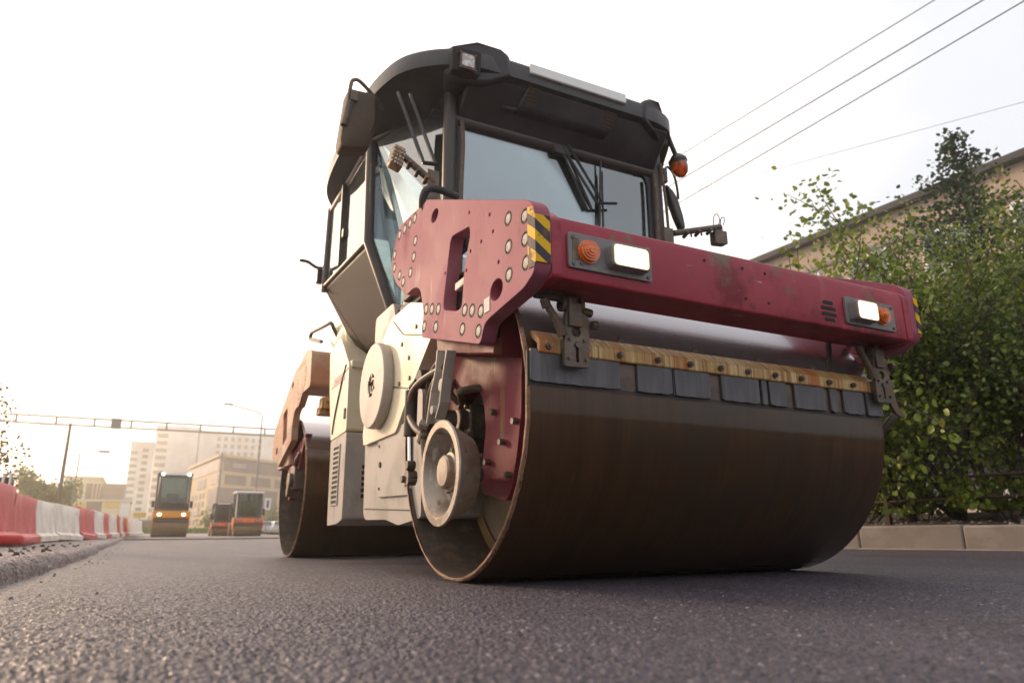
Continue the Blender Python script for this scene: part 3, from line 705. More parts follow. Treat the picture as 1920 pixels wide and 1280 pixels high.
r = MB(); r.cyl((-.99, .390, .63), (-.99, .372, .47), .012, 12); r.build('piston_rod', 'chrome', hc)
r = MB(); r.cyl((-1.005, .385, .437), (-.96, .385, .437), .035, 8); r.cyl((-1.02, .41, .43), (-.96, .41, .43), .018, 6); r.cyl((-1.01, .355, .415), (-.97, .355, .415), .018, 6); r.cyl((-1.01,.37,.49),(-.97,.37,.49),.022,8); r.build('rod_clevis', 'iron', hc, .003)
h = MB(); h.tube(smooth_pts([(-.97,.10,.880),(-.99,.25,.860),(-1.0,.35,.82),(-1.0,.385,.73),(-1.0,.30,.655),(-.99,.215,.60),(-.98,.20,.50),(-.96,.19,.46)]), .016, 10)
h.tube(smooth_pts([(-.96,.02,.90),(-.98,.14,.82),(-.97,.22,.70),(-.95,.2,.6)]), .011, 8); h.tube(smooth_pts([(-.96,.12,.93),(-.97,.22,.86),(-.95,.26,.74),(-.94,.25,.62)]), .010, 8)
h.build('brake_hose', 'hose', RR_)
h = MB(); h.cyl((-.985,.20,.62),(-.985,.24,.58),.026,10); h.cyl((-.985,.235,.665),(-.96,.19,.64),.028,8); h.build('hose_fitting', 'iron', RR_, .004)

# ---- scraper on the front drum
sc = MB(); sc.prism([(-.668, .792), (-.672, .796), (-.672, .838), (-.664, .846), (-.618, .883), (-.600, .883), (-.600, .868), (-.655, .826), (-.655, .792)], 'x', -.893, .893)
sb = sc.build('scraper_bar', 'rail', RR_, .003)
q = MB()
nb = 12
for k in range(nb): 
    x = -.86+k*(1.73/(nb-1))+random.uniform(-.012, .012); q = MB(); q.tube([(x, -.670, .815), (x, -.686, .815), (x, -.6861, .815), (x, -.694, .815)], [.0125, .0125, .007, .007], 6); q.build('bar_bolt', 'iron', sb)
for x in (-.50, -.13, .22, .55): q = MB(); q.hexa([(x-.018,-.615,.883),(x+.018,-.615,.883),(x+.014,-.598,.883),(x-.014,-.598,.883)], [(x-.003,-.610,.910),(x+.003,-.610,.912),(x+.003,-.603,.910),(x-.003,-.603,.912)]); q.build('spray_nozzle', 'iron', sb)
# blade in worn pieces with brown gaps
xs = [-.925, -.545, -.47, -.30, -.292, -.11, -.055, .155, .165, .20, .208, .31, .355, .545, .575, .625, .66, .80, .815, .925]
for i in range(len(xs)-1):
    a, b = xs[i], xs[i+1]; pc = MB(); gap = (b-a) < .08 and i % 2 == 1 and i not in (3,)
    n = max(3, int((b-a)/.02)); bot = [(a+(b-a)*k/n, .688+random.uniform(-.0015, .002)+(0 if 0 < k < n else random.uniform(0, .008))) for k in range(n+1)]
    if gap: pc.prism(bot+[(b, .80), (a, .80)], 'y', -.652, -.646); pc.build('scraper_gap', 'ooze', sb, 0)
    else: pc.prism([(x_+(.003 if k == 0 else -.003 if k == n else 0), z_) for k, (x_, z_) in enumerate(bot)]+[(b-.003, .805), (a+.003, .805)], 'y', -.663, -.651); pc.build('scraper_blade', 'rubber', sb, .002)
bk = MB(); bk.box(-.93, .93, -.650, -.644, .675, .80); bk.build('blade_backing', 'under', sb)
def bracket(x, z0, z1, right):
    b = MB(); y = -.705
    b.prism(roundpoly([(x-.055, z0), (x+.050, z0+.002), (x+.054, z1-.02), (x+.03, z1), (x-.045, z1-.004)], .012, 3), 'y', y, y+.016, [ell(x-.002, z0+.128, .019, .019, 18), roundpoly([(x-.006, z0+.018), (x+.006, z0+.018), (x+.006, z0+.085), (x-.006, z0+.085)], .005, 2)])
    b.box(x-.05, x+.05, y+.014, -.66, z0+.05, z0+.10)
    br = b.build('scraper_bracket', 'iron', RR_, .003)
    q = MB()
    for dx, dz in ((0, .082), (-.03, .10), (.03, .10), (-.035, .03), (.035, .03)): q = MB(); q.cyl((x+dx, y-.008, z0+dz), (x+dx, y, z0+dz), .012 if dz == .082 else .006, 6); q.build('bracket_bolt', 'iron', br)
    a = MB()
    a.tube([(x-.02, -.68, z1-.06), (x-.02, -.70, z1+.05)], .022, 8); a.box(x-.035, x+.02, -.715, -.70, z1-.06, z1+.03)
    a.cyl((x-.05, -.69, z1+.02), (x+.075, -.69, z1+.005), .016, 10); a.cyl((x+.06,-.71,z1-.045),(x+.085,-.71,z1-.045),.018,6)
    for dx in (-.05, .025): 
        a.tube([(x+dx, -.69, 1.01), (x+dx, -.69, z1+.055)], .012, 6)
        a.lathe([(x+dx-.008, .016), (x+dx+.008, .016), (x+dx+.008, .028), (x+dx-.008, .028)], (0, -.69, z1+.025), 'x', 16, True)
    a.box(x-.16, x+.03, -.70, -.675, z1+.035, z1+.06); a.box(x-.165, x-.06, -.715, -.69, z1+.05, z1+.075)
    a.build('bracket_link', 'iron', br, .003)
    sp = MB(); P = [(x-.125, -.70, z1+.02), (x-.07, -.70, z0+.15)]; sp.tube(P, .014, 10)
    sp.cyl((x-.128, -.70, z1+.03), (x-.118, -.70, z1-.0), .018, 10); sp.tube([(x-.072, -.70, z0+.155), (x-.055, -.70, z0+.11)], .018, 8)
    sp.build('spring_strut', 'hose', br)
    if right:
        hk = MB(); P = [(.955,.90),(.985,.85),(.990,.79),(1.005,.74),(1.045,.70),(1.035,.685),(.985,.70),(.955,.74),(.945,.80),(.935,.86)]
        hk.prism(P, 'y', y+.02, y+.032); hk.tube([(.99, -.67, .70), (.96, -.60, .62), (.95,-.5,.60)], .018, 8); hk.build('scraper_hook', 'iron', br, .003)
bracket(-.757, .742, .948, False)
bracket(.890, .744, .965, True)
v = MB(); v.tube(smooth_pts([(.690,-.60,1.03),(.682,-.60,.96),(.665,-.60,.895)]), .012, 8); v.build('water_hose', 'under', RR_)
# water spray bar under the beam


# ---- cab
zA, zB, zC = 1.42, 1.95, 2.60
def sect(z):
    t = min(1, max(0, (z-zA)/(zB-zA)))
    s = .78+.22*t; r_ = .66+.34*t
    zz = [0]*8
    return [(-.70,.60),(.70,.60),(s,1.28),(r_,2.48),(.66,2.72),(-.66,2.72),(-r_,2.48),(-s,1.28)]
cb = MB(); L = sect(zA); fz = lambda y: 1.40+.17*max(0, (y-1.28)/1.2); cb.hexa([(x*.86, y, fz(y)-.02) for x, y in L], [(x*.90, y, fz(y)+.03) for x, y in L]); 
cab = cb.build('cab_floor', 'under', RR_, .01)
# lower side panels that lean inward
for sx in (-1, 1):
    b = MB()
    P = [(sx*1.005,1.27,1.925),(sx*1.005,2.50,2.035),(sx*.645,2.50,1.565),(sx*.785,1.27,1.435)]
    Q = [(x-sx*.05, y, z+.02) for x, y, z in P]
    b.hexa(Q, P); b.build('lower_side_panel', 'panel', RR_, .022, 4)
    b = MB(); b.prism([(-.0,0),(1,0),(1,1),(0,1)], 'y', 2.50, 2.54) if False else b.hexa([(sx*.645,2.50,1.565),(sx*1.0,2.50,2.03),(sx*.66,2.72,2.03),(sx*.60,2.72,1.50)], [(sx*.60,2.505,1.57),(sx*.95,2.49,2.04),(sx*.62,2.70,2.04),(sx*.56,2.70,1.50)])
    b.build('rear_quarter_panel', 'panel', RR_, .004)
fr = MB()
for sx in (-1, 1):
    fr.tube([(sx*.735, .595, 1.36), (sx*.735, .595, 2.68)], .042, 10)
    fr.tube([(sx*.785, 1.275, 1.42), (sx*.995, 1.275, 1.95), (sx*1.0, 1.30, 2.68)], .036, 10)
    fr.tube([(sx*1.0, 2.48, 2.0), (sx*.995, 2.44, 2.68)], .03, 8)
    fr.tube([(sx*.66, 2.72, 1.5), (sx*.66, 2.70, 2.68)], .036, 8)
    fr.tube([(sx*1.0, 1.28, 1.955), (sx*1.0, 2.48, 2.045)], .019, 8)
    fr.tube([(sx*.74, .60, 2.66), (sx*.99, 1.29, 2.665), (sx*.99, 2.46, 2.665), (sx*.66, 2.71, 2.66)], .03, 8)
fr.tube([(-.74,.60,2.50),(.74,.60,2.50)], .04, 8); fr.tube([(-.74,.595,1.42),(.74,.595,1.42)], .05, 8); fr.tube([(-.66,2.71,2.66),(.66,2.71,2.66)], .04, 8); fr.tube([(-.66,2.71,1.5),(.66,2.71,1.5)], .05, 8)
fr.build('cab_frame', 'frame', RR_, 0, smooth=50)
def pane(name, P, nrm, th=.006):
    b = MB(); n = Vector(nrm)*th; b.hexa([Vector(q) for q in P], [Vector(q)+n for q in P]); return b.build(name, 'glass', RR_, smooth=0)
pane('windscreen', [(-.69,.605,1.44),(.69,.605,1.44),(.69,.605,2.50),(-.69,.605,2.50)], (0, 1, 0))
for sx in (-1, 1):
    nn = Vector((-sx*.91, .4, 0))
    pane('corner_window', [(sx*.765,.64,1.45),(sx*.80,1.24,1.45),(sx*.985,1.25,1.95),(sx*.985,1.27,2.66),(sx*.765,.64,2.66)], nn)
    d = pane('door_window', [(sx*1.0,1.32,1.975),(sx*1.0,2.44,2.06),(sx*1.0,2.42,2.66),(sx*1.0,1.33,2.66)], (-sx, 0, 0))
    b = MB(); b.box(sx*1.0-.03, sx*1.0+.010, 1.935, 1.97, 2.02, 2.66); b.build('door_post', 'frame', RR_, .006)
    b = MB(); b.box(sx*1.0-.02, sx*1.0+.022, 1.88, 1.95, 2.22, 2.29); b.build('door_hinge', 'black', RR_, .005)
    b = MB(); b.tube(smooth_pts([(sx*1.0,2.50,2.20),(sx*1.06,2.56,2.22),(sx*1.12,2.60,2.27),(sx*1.18,2.62,2.28)]), .014, 8); b.box(sx*1.03-.03, sx*1.03+.03, 2.50, 2.56, 2.08, 2.19); b.build('door_handle', 'black', RR_, .006)
pane('rear_window', [(-.64,2.70,1.6),(.64,2.70,1.6),(.64,2.70,2.62),(-.64,2.70,2.62)], (0, -1, 0))
# gasket round the windscreen
b = MB(); b.prism(roundpoly([(-.70,1.42),(.70,1.42),(.70,2.52),(-.70,2.52)], .1, 5), 'y', .592, .602, [roundpoly([(-.665,1.46),(.665,1.46),(.665,2.475),(-.665,2.475)], .09, 5)]); b.build('windscreen_gasket', 'black', RR_, .003)
# inside
b = MB(); b.box(-.30, .22, 1.75, 2.25, 1.44, 1.86); b.prism([(2.15,1.85),(2.30,1.85),(2.42,2.42),(2.33,2.44)], 'x', -.28, .20); b.prism([(2.36,2.44),(2.44,2.44),(2.46,2.62),(2.40,2.62)], 'x', -.16, .08)
b.build('operator_seat', 'seat', RR_, .05, 4)
b = MB(); b.tube([(.30, 1.5, 1.45), (.30, 1.15, 2.0)], .06, 10); b.box(.1, .5, 1.02, 1.2, 1.88, 2.05); b.build('steering_console', 'seat', RR_, .03)
b = MB(); b.lathe([(-.014,.17),(.014,.17),(.014,.20),(-.014,.20)], (.3, 1.22, 2.12), 'z', 28, True); b.tube([(.11,1.22,2.12),(.49,1.22,2.12)], .014, 6); b.build('steering_wheel', 'seat', RR_)
b = MB(); b.box(-.80, .80, .70, 2.60, 2.595, 2.615); b.build('cab_lining', 'frame', RR_)
b = MB(); b.box(-.62, .62, 2.58, 2.69, 1.47, 1.78); b.box(-.62, -.45, 1.5, 2.3, 1.55, 1.75); b.build('cab_trim', 'seat', RR_, .03)
b = MB(); b.hexa([(-.86,1.30,2.1),(-.80,1.16,2.1),(-.775,1.19,2.1),(-.84,1.33,2.1)], [(-.90,1.32,2.60),(-.74,.98,2.60),(-.715,1.0,2.60),(-.88,1.35,2.60)]); b.build('sun_blind', 'seat', RR_, .01)

# ---- roof
half = [(0,.345),(.50,.347),(.70,.365),(.88,.44),(1.03,.58),(1.10,.76),(1.135,1.0),(1.14,1.45),(1.13,1.95),(1.07,2.30),(.90,2.58),(.6,2.68),(0,2.70)]
half_r = [(0,.345),(.50,.347),(.64,.365),(.735,.41),(.83,.53),(.93,.70),(1.03,.88),(1.10,1.12),(1.13,1.95),(1.07,2.30),(.90,2.58),(.6,2.68),(0,2.70)]
pts = [(x, y) for x, y in half_r]+[(-x, y) for x, y in reversed(half[1:-1])]
plan = [(q.x, q.y) for q in smooth_pts([(x, y, 0) for x, y in pts+[pts[0]]], 4)][:-1]
def ring(z, d, c=(0, 1.5)):
    out = []
    for x, y in plan:
        v_ = Vector((x-c[0], y-c[1])); k = max(0, 1-d/v_.length); out.append((c[0]+v_.x*k, c[1]+v_.y*k, z))
    return out
b = MB(); b.loft([ring(2.61, .36), ring(2.63, .27), ring(2.67, .10), ring(2.708, .006), ring(2.80, .004), ring(2.822, .018), ring(2.838, .045), ring(2.848, .09), ring(2.862, .35), ring(2.87, .8)])
roof = b.build('roof', 'black', RR_, 0, smooth=38)
s = MB(); s.prism([(.585,2.475),(.60,2.465),(.66,2.50),(.66,2.68),(.39,2.70),(.40,2.675)], 'x', -.70, .70); s.build('windscreen_header', 'black', roof, .012, 3)
s = MB(); s.prism([(-.345,2.762),(.333,2.762),(.333,2.826),(-.345,2.826)], 'y', .335, .36); s.build('roof_stripe', 'white', roof, .006)
for sx in (-1, 1):
    k = MB(); e_ = 1 if sx < 0 else .90
    o_ = [(sx*.46,2.70),(sx*.47,2.835),(sx*.53,2.868),(sx*.68*e_,2.866),(sx*.80*e_,2.845),(sx*.86*e_,2.80),(sx*.83*e_,2.66),(sx*.74,2.625),(sx*.60,2.64)]
    k.loft([[(x, .338+max(0,abs(x)-(.68 if sx < 0 else .62))*(.55 if sx < 0 else 1.0)+max(0,2.70-z)*.5, z) for x, z in o_], [(x*.98, .52+max(0,abs(x)-.72)*.5, z+.003) for x, z in o_], [(x*.9, .95, 2.62+(z-2.62)*.97) for x, z in o_]])
    k.build('lamp_housing', 'black', roof, .03, 4)
    xl = sx*.742
    if sx > 0: continue
    k = MB(); k.prism(roundpoly([(xl-.085,2.640),(xl+.085,2.650),(xl+.09,2.80),(xl-.085,2.785)], .015, 3), 'y', .352, .40); k.build('lamp_recess', 'dark', roof, .006)
    if sx > 0: continue
    k = MB(); k.prism(roundpoly([(xl-.044,2.652),(xl+.044,2.652),(xl+.044,2.750),(xl-.044,2.750)], .010, 3), 'y', .330, .358); wl_ = k.build('work_light', 'iron', roof, .004)
    k = MB(); k.prism(roundpoly([(xl-.036,2.662),(xl+.036,2.662),(xl+.036,2.740),(xl-.036,2.740)], .014, 3), 'y', .3255, .331); k.build('lamp_glass', 'lens', roof, .004)
    for dx in (-.046, .046):
        for dz in (-.048, .048): k = MB(); k.cyl((xl+dx, .328, 2.701+dz), (xl+dx, .35, 2.701+dz), .005, 6); k.build('lamp_screw', 'iron', roof)
# fairing with two vents under the brow
k = MB(); k.hexa([(-.385,.440,2.585),(.27,.440,2.585),(.27,.58,2.55),(-.385,.58,2.55)], [(-.34,.372,2.708),(.31,.372,2.708),(.31,.58,2.72),(-.34,.58,2.72)]); vh = k.build('vent_housing', 'black', roof, .02, 3)
for x0 in (-.335, .205):
    for j in range(5):
        z = 2.612+j*.019; y = .440-(z-2.585)*.553; k = MB(); k.hexa([(x0,y-.0035,z),(x0+.07,y-.0035,z),(x0+.07,y+.02,z),(x0,y+.02,z)], [(x0,y-.0085,z+.008),(x0+.07,y-.0085,z+.008),(x0+.07,y+.02,z+.008),(x0,y+.02,z+.008)]); k.build('vent_slat', 'panel', roof)
k = MB(); k.tube(smooth_pts([(-.47,.50,2.60),(-.44,.47,2.58),(-.40,.46,2.575),(-.36,.47,2.60)]), .012, 8); k.build('grab_loop', 'black', roof)
k = MB(); k.prism([(.36,2.55),(.62,2.55),(.58,2.44),(.50,2.47),(.42,2.49)], 'y', .60, .64); k.build('ceiling_console', 'black', roof, .01); k = MB(); k.prism([(-.10,2.56),(.12,2.56),(.06,2.44),(-.06,2.44)], 'y', .56, .60); k.build('wiper_motor_cover', 'black', roof, .01)

# ---- wipers
def wiper(P, r=.008): 
    k = MB()
    for q in P: k.tube(q, r, 6)
    return k.build('wiper', 'black', RR_)
wiper([[(-1.05,.60,2.575),(-.945,.45,2.09)],[(-.985,.585,2.575),(-.875,.45,2.09)],[(-.95,.45,2.085),(-.865,.45,2.095)]], .011)
wiper([[(-.045,.57,2.56),(.225,.545,2.15)],[(-.01,.56,2.575),(.27,.545,2.16)],[(.27,.545,2.16),(.375,.55,2.185)],[(.225,.545,2.15),(.30,.55,2.17)]], .009)
wiper([[(.03,.57,2.46),(.205,.585,2.135)],[(.0,.57,2.46),(.175,.585,2.12)]], .009)
wiper([[(.285,.575,2.47),(.265,.585,2.03),(.262,.585,1.62)],[(.292,.575,2.40),(.282,.585,1.62)]], .007)
# hoses along the front pillars
k = MB()
for x in (.68,): k.tube(smooth_pts([(x,.54,2.46),(x+.005,.535,2.3),(x-.003,.535,2.0),(x+.003,.54,1.7),(x,.55,1.45)]), .012, 8)
k.tube(smooth_pts([(.74,.54,2.55),(.76,.535,2.3),(.768,.535,2.0),(.78,.54,1.7)]), .010, 8)
k.build('pillar_hose', 'hose', RR_); k = MB(); k.tube(smooth_pts([(-.685,.54,2.46),(-.68,.535,2.3),(-.688,.535,2.0),(-.682,.54,1.7),(-.685,.55,1.45)]), .012, 8); k.build('pillar_hose', 'hose', RR_)

# ---- beacon
k = MB(); k.tube(smooth_pts([(.60,.66,2.72),(.66,.60,2.80),(.74,.57,2.835),(.82,.55,2.80),(.855,.545,2.72),(.885,.54,2.64)]), .016, 10); bs = k.build('beacon_stem', 'black', RR_)
ax0, ax1 = Vector((.882,.54,2.652)), Vector((.925,.54,2.500)); d = (ax1-ax0).normalized()
k = MB(); k.tube([ax0, ax0+d*.035, ax0+d*.06], [.030, .062, .064], 24); k.build('beacon_cap', 'black', bs)
k = MB(); k.tube([ax0+d*.06, ax0+d*.10, ax0+d*.135, ax0+d*.155, ax0+d*.163], [.058, .056, .045, .025, .004], 24); k.build('beacon_lens', 'beacon', bs)
# ---- mirrors
k = MB(); 
def mloop(y, s): return [(q[0], y, q[1]) for q in roundpoly([(-1.19+(-1.285+1.19-.0)*s-.0, 2.46+.20*s), (-1.19+.075*s, 2.46+.21*s), (-1.19+.085*s, 2.46+.02*s), (-1.19+.045*s, 2.46-.155*s), (-1.19-.11*s, 2.46-.19*s), (-1.19-.125*s, 2.46-.15*s)], .03, 4)]
k.loft([mloop(.78, .72), mloop(.80, .96), mloop(.83, 1.0), mloop(.90, 1.0)]); mh = k.build('mirror_housing', 'panel', RR_, 0, smooth=40)
k = MB(); k.loft([mloop(.901, .93), mloop(.905, .93)]); k.build('mirror_glass', 'mirror', mh, smooth=0)
k = MB(); k.tube(smooth_pts([(-1.285,.80,2.36),(-1.285,.79,2.50),(-1.275,.79,2.66),(-1.26,.80,2.715),(-1.22,.80,2.72),(-1.13,.82,2.66),(-1.06,.86,2.62)], 3), .011, 8); k.cyl((-1.30,.785,2.40),(-1.275,.785,2.56),.020,8); k.box(-1.275,-1.235,.765,.79,2.565,2.63)
k.build('mirror_arm', 'iron', mh)
k = MB(); k.prism([(1.065,2.64),(1.12,2.60),(1.165,2.54),(1.20,2.42),(1.215,2.32),(1.185,2.29),(1.14,2.38),(1.09,2.52)], 'y', .86, .92); m2_ = k.build('mirror_housing', 'frame', RR_, .015, 3)
k = MB(); k.tube(smooth_pts([(.98,.88,2.66),(1.05,.87,2.74),(1.09,.87,2.78),(1.14,.87,2.74),(1.165,.87,2.64),(1.17,.87,2.54)], 3), .010, 8); k.box(.975, 1.06, .84, .92, 2.635, 2.745); k.tube(smooth_pts([(.92,.72,2.62),(.95,.8,2.66),(.98,.88,2.70)]), .010, 6); k.build('mirror_arm', 'black', m2_, .004)
k = MB(); k.box(-.99, -.86, 1.36, 1.40, 1.98, 2.30); 
# ---- lamp arms in front of the cab
def lamp_arm(A, B, lc, bx, name):
    k = MB(); k.tube([A, B], .020, 8); 
    for t in (.25, .5, .75): 
        q = Vector(A).lerp(Vector(B), t); k.cyl(q+Vector((0,-.025,-.012)), q+Vector((0,.025,-.03)), .012, 6)
    k.box(*bx); return k.build('lamp_arm', 'iron', RR_, .003)
la = lamp_arm((-.90,.40,1.95), (-1.085,.40,2.075), None, (-.94,-.875,.385,.41,1.80,2.02), 'left')
MT['lampbrown'] = mat('corroded_lamp', (.24, .14, .06), .5, .3, [((.36, .25, .13), 30, .45, .6, U), ((.08, .04, .02), 60, .5, .62, U)], (90, .4, .004))
k = MB(); k.hexa([(-1.150,.36,1.995),(-1.085,.36,1.972),(-1.085,.43,1.972),(-1.150,.43,1.995)], [(-1.130,.345,2.10),(-1.068,.345,2.078),(-1.068,.43,2.085),(-1.130,.43,2.105)]); lh = k.build('arm_lamp', 'lampbrown', RR_, .012, 3)
k = MB()
for i in range(4):
    for j in range(5):
        q = Vector((-1.143+i*.0165+j*.0042, .3575-j*.003, 2.003-i*.0055+j*.019)); k.ball(q, .006, 6, 5)
k.build('led_cluster', 'lens', la)
ra = lamp_arm((.60,.30,1.925), (.985,.30,2.045), None, (.515,.585,.28,.32,1.84,1.945), 'right')
k = MB(); k.prism(roundpoly([(.918,1.915),(1.018,1.925),(1.018,2.015),(.918,2.005)], .012, 3), 'y', .28, .33); k.box(.945,.995,.29,.32,2.005,2.045); k.build('arm_lamp', 'iron', RR_, .004)
k = MB(); k.tube(smooth_pts([(.93,.30,2.05),(.94,.30,2.11),(.97,.30,2.13),(.985,.30,2.09),(.965,.30,2.05)]), .003, 5); k.tube(smooth_pts([(.985,.30,2.05),(1.0,.30,2.11),(1.03,.30,2.11),(1.01,.30,2.06)]), .003, 5); k.tube([(.74,.30,1.98),(.74,.30,1.93)], .006, 5); k.tube([(.82,.30,2.0),(.825,.30,1.955)], .006, 5); k.build('lamp_cable', 'black', ra)
k = MB(); k.tube(smooth_pts([(-.93,.40,2.02),(-.90,.40,1.99),(-.87,.41,1.93),(-.855,.42,1.86)]), .004, 5); k.build('lamp_cable', 'black', la)
# black rail over the top of the left plate
k = MB(); k.tube(smooth_pts([(-.995,.30,1.745),(-1.0,.28,1.79),(-.98,.26,1.835),(-.90,.30,1.865),(-.80,.32,1.86)]), .020, 10); k.build('grab_rail', 'black', RR_)
k = MB(); k.box(-.93, -.90, -.10, .75, 1.40, 1.62); k.prism([(.5,1.40),(.9,1.40),(1.1,1.50),(1.1,1.46),(.5,1.30)], 'x', -.78, -.55); k.build('cab_mount', 'under', RR_, .01)

# ---- front frame body: cream side, grey tank, disc
k = MB(); k.prism(roundpoly([(.43,1.30),(.30,1.25),(.29,1.10),(.62,.86),(.80,.70),(1.40,.70),(1.44,.76),(1.36,1.0),(1.20,1.22),(.95,1.36),(.62,1.36)], .03, 3), 'x', -.93, -.60); k.build('frame_side', 'cream', RR_, .012, 3)
k = MB(); k.prism(roundpoly([(.66,1.0),(.47,.86),(.45,.26),(.78,.232),(1.00,.265),(1.38,.272),(1.43,.30),(1.46,.73),(1.20,.74)], .025, 3), 'x', -.905, -.45); tk = k.build('side_tank', 'grey', RR_, .02, 3)
k = MB(); k.prism(roundpoly([(1.16,.72),(.60,.74),(.58,.37),(1.12,.385)], .025, 3), 'x', -.918, -.903); dr = k.build('tank_door', 'grey', tk, .008, 3)
k = MB(); k.cyl((-.924,1.085,.56),(-.916,1.085,.56),.016,12); k.build('door_latch', 'dark', tk)
k = MB(); k.prism(roundpoly([(1.44,.735),(1.41,.735),(1.40,.705),(1.43,.705)], .006, 2), 'x', -.925, -.905); k.build('side_reflector', 'amber', tk)
k = MB(); k.lathe([(-.985, .062), (-.99, .066), (-.99, .235), (-.985, .242), (-.955, .245), (-.93, .238), (-.93, .062)], (0, 1.09, 1.0), 'x', 64, True); ds = k.build('cutting_disc', 'discgrey', RR_, .003, 2, 30)
k = MB(); k.lathe([(-.975,.075),(-.98,.07),(-.982,.035),(-.975,.03),(-.94,.03)], (0, 1.09, 1.0), 'x', 24)
for j in range(4): 
    t = j*PI/2+.4; k.cyl((-.995,1.09+.056*math.cos(t),1.0+.056*math.sin(t)),(-.975,1.09+.056*math.cos(t),1.0+.056*math.sin(t)),.011,6)
k.build('disc_hub', 'iron', ds, smooth=30)
k = MB(); k.prism(roundpoly([(1.30,1.30),(1.05,1.24),(.88,1.30),(.95,1.46),(1.3,1.46)], .03, 3), 'x', -.92, -.80); k.build('disc_bracket', 'grey', RR_, .01)
k = MB(); k.box(-.9235, -.9205, 1.30, 1.36, 1.20, 1.27); k.build('warning_decal', 'yellowdecal', RR_, smooth=0)

fsd = bpy.data.objects['frame_side']
k = MB(); k.tube([(-.932,.62,.90),(-.932,.98,.98),(-.932,1.22,1.13)][:2], .0035, 5); k.build('panel_seam', 'under', fsd)
k = MB(); k.tube([(-.932,.42,1.13),(-.932,.72,1.21),(-.932,.90,1.33)], .0035, 5); k.build('panel_seam', 'under', fsd)
for y, z in ((.52,1.20),(.62,1.06),(.76,.95),(.60,.95),(.74,1.16)):
    k = MB(); k.cyl((-.938,y,z),(-.928,y,z),.012,6); k.build('frame_bolt', 'iron', fsd)
k = MB(); k.tube([(-.907,.60,.30),(-.907,1.40,.335)], .003, 5); k.build('panel_seam', 'under', tk)
for y, z in ((.66,.68),(1.12,.665),(.64,.42),(1.09,.43)):
    k = MB(); k.cyl((-.924,y,z),(-.916,y,z),.008,6); k.build('door_screw', 'iron', tk)
# ---- rear frame: engine cover
XE = -.80; YF = 2.36
def eng(name, m, z0, z1, y1a, y1b, y0a=YF, y0b=YF, dx=0.0, xin=0.0):
    k = MB(); b_ = [(XE+dx, y0a, z0), (-(XE+dx)+.1, y0a, z0), (-(XE+dx)+.1, y1a, z0), (XE+dx, y1a, z0)]
    t_ = [(XE+dx+xin, y0b, z1), (-(XE+dx)-xin+.1, y0b, z1), (-(XE+dx)-xin+.1, y1b, z1), (XE+dx+xin, y1b, z1)]
    k.hexa(b_, t_); return k.build(name, m, RR_, .028, 4)
k = MB(); k.prism(roundpoly([(YF,.30),(2.50,.272),(2.80,.262),(2.84,.90),(YF,.918)], .02, 3), 'x', XE, -XE+.1); lc = k.build('engine_skirt', 'grey', RR_, .025, 4)
k = MB(); k.prism(roundpoly([(YF,.925),(2.84,.905),(2.98,1.32),(3.05,1.66),(2.70,1.72),(YF+.02,1.43)], .03, 3), 'x', XE-.003, -XE+.103); ec = k.build('engine_cover', 'cream', RR_, .03, 4)
k = MB(); k.prism([(YF+.25,1.60),(2.72,1.735),(3.05,1.68),(3.30,1.82),(3.05,1.95),(2.75,1.95),(YF+.25,1.75)], 'x', XE+.02, -XE+.08); k.build('engine_hood', 'cream', RR_, .05, 4)
k = MB(); k.box(XE+.01, -XE+.09, YF-.012, YF+.05, 1.40, 1.46); k.build('cover_lip', 'cream', ec, .012, 3)
k = MB(); k.tube(smooth_pts([(XE-.006,2.46,1.44),(XE-.008,2.58,1.30),(XE-.008,2.72,1.10),(XE-.006,2.79,.95)]), .006, 6); k.build('panel_seam', 'under', ec)
k = MB(); k.box(XE-.0065, XE-.003, 2.50, 2.84, 1.33, 1.40); k2_ = MB(); k2_.box(XE-.012, XE+.0, 2.40, 2.44, 1.02, 1.10); k2_.build('cover_latch', 'under', ec, .004); k2_ = MB(); k2_.tube([(XE-.004,2.385,1.40),(XE-.004,2.90,1.33)], .003, 5); k2_.build('panel_seam', 'under', ec)
dc = k.build('name_decal', 'decal', ec, smooth=0)
# lettering blocks of the worn decal
k = MB()
for j in range(7): k.box(XE-.0085, XE-.0066, 2.535+j*.041, 2.560+j*.041, 1.348, 1.382)
k.build('decal_lettering', 'sticker', ec, smooth=0)
for (y0, y1, z0, z1, nv) in ((2.52, 2.70, .41, .84, 12),):
    k = MB(); k.box(XE-.002, XE+.03, y0, y1, z0, z1); k.build('grille_recess', 'dark', lc)
    k = MB()
    for j in range(nv+1): z = z0+(z1-z0)*j/nv; k.box(XE-.008, XE-.002, y0-.01, y1+.01, z-.007, z+.007)
    for y in (y0, y1): k.box(XE-.0075, XE-.0021, y-.008, y+.008, z0, z1)
    k.build('side_grille', 'grey', lc)
k = MB(); k.box(-.68, -.45, YF-.003, YF+.03, .44, .69); k.build('grille_recess', 'dark', lc)
k = MB()
for j in range(7): z = .44+.25*j/6; k.box(-.685, -.45, YF-.009, YF-.003, z-.007, z+.007)
for j in range(6): x = -.68+.046*j; k.box(x-.005, x+.005, YF-.0085, YF-.0031, .44, .69)
k.build('front_grille', 'grey', lc)
k = MB(); k.box(-.5, .6, 1.3, 2.5, .40, 1.25); k.build('articulation_joint', 'under', RR_, .02)
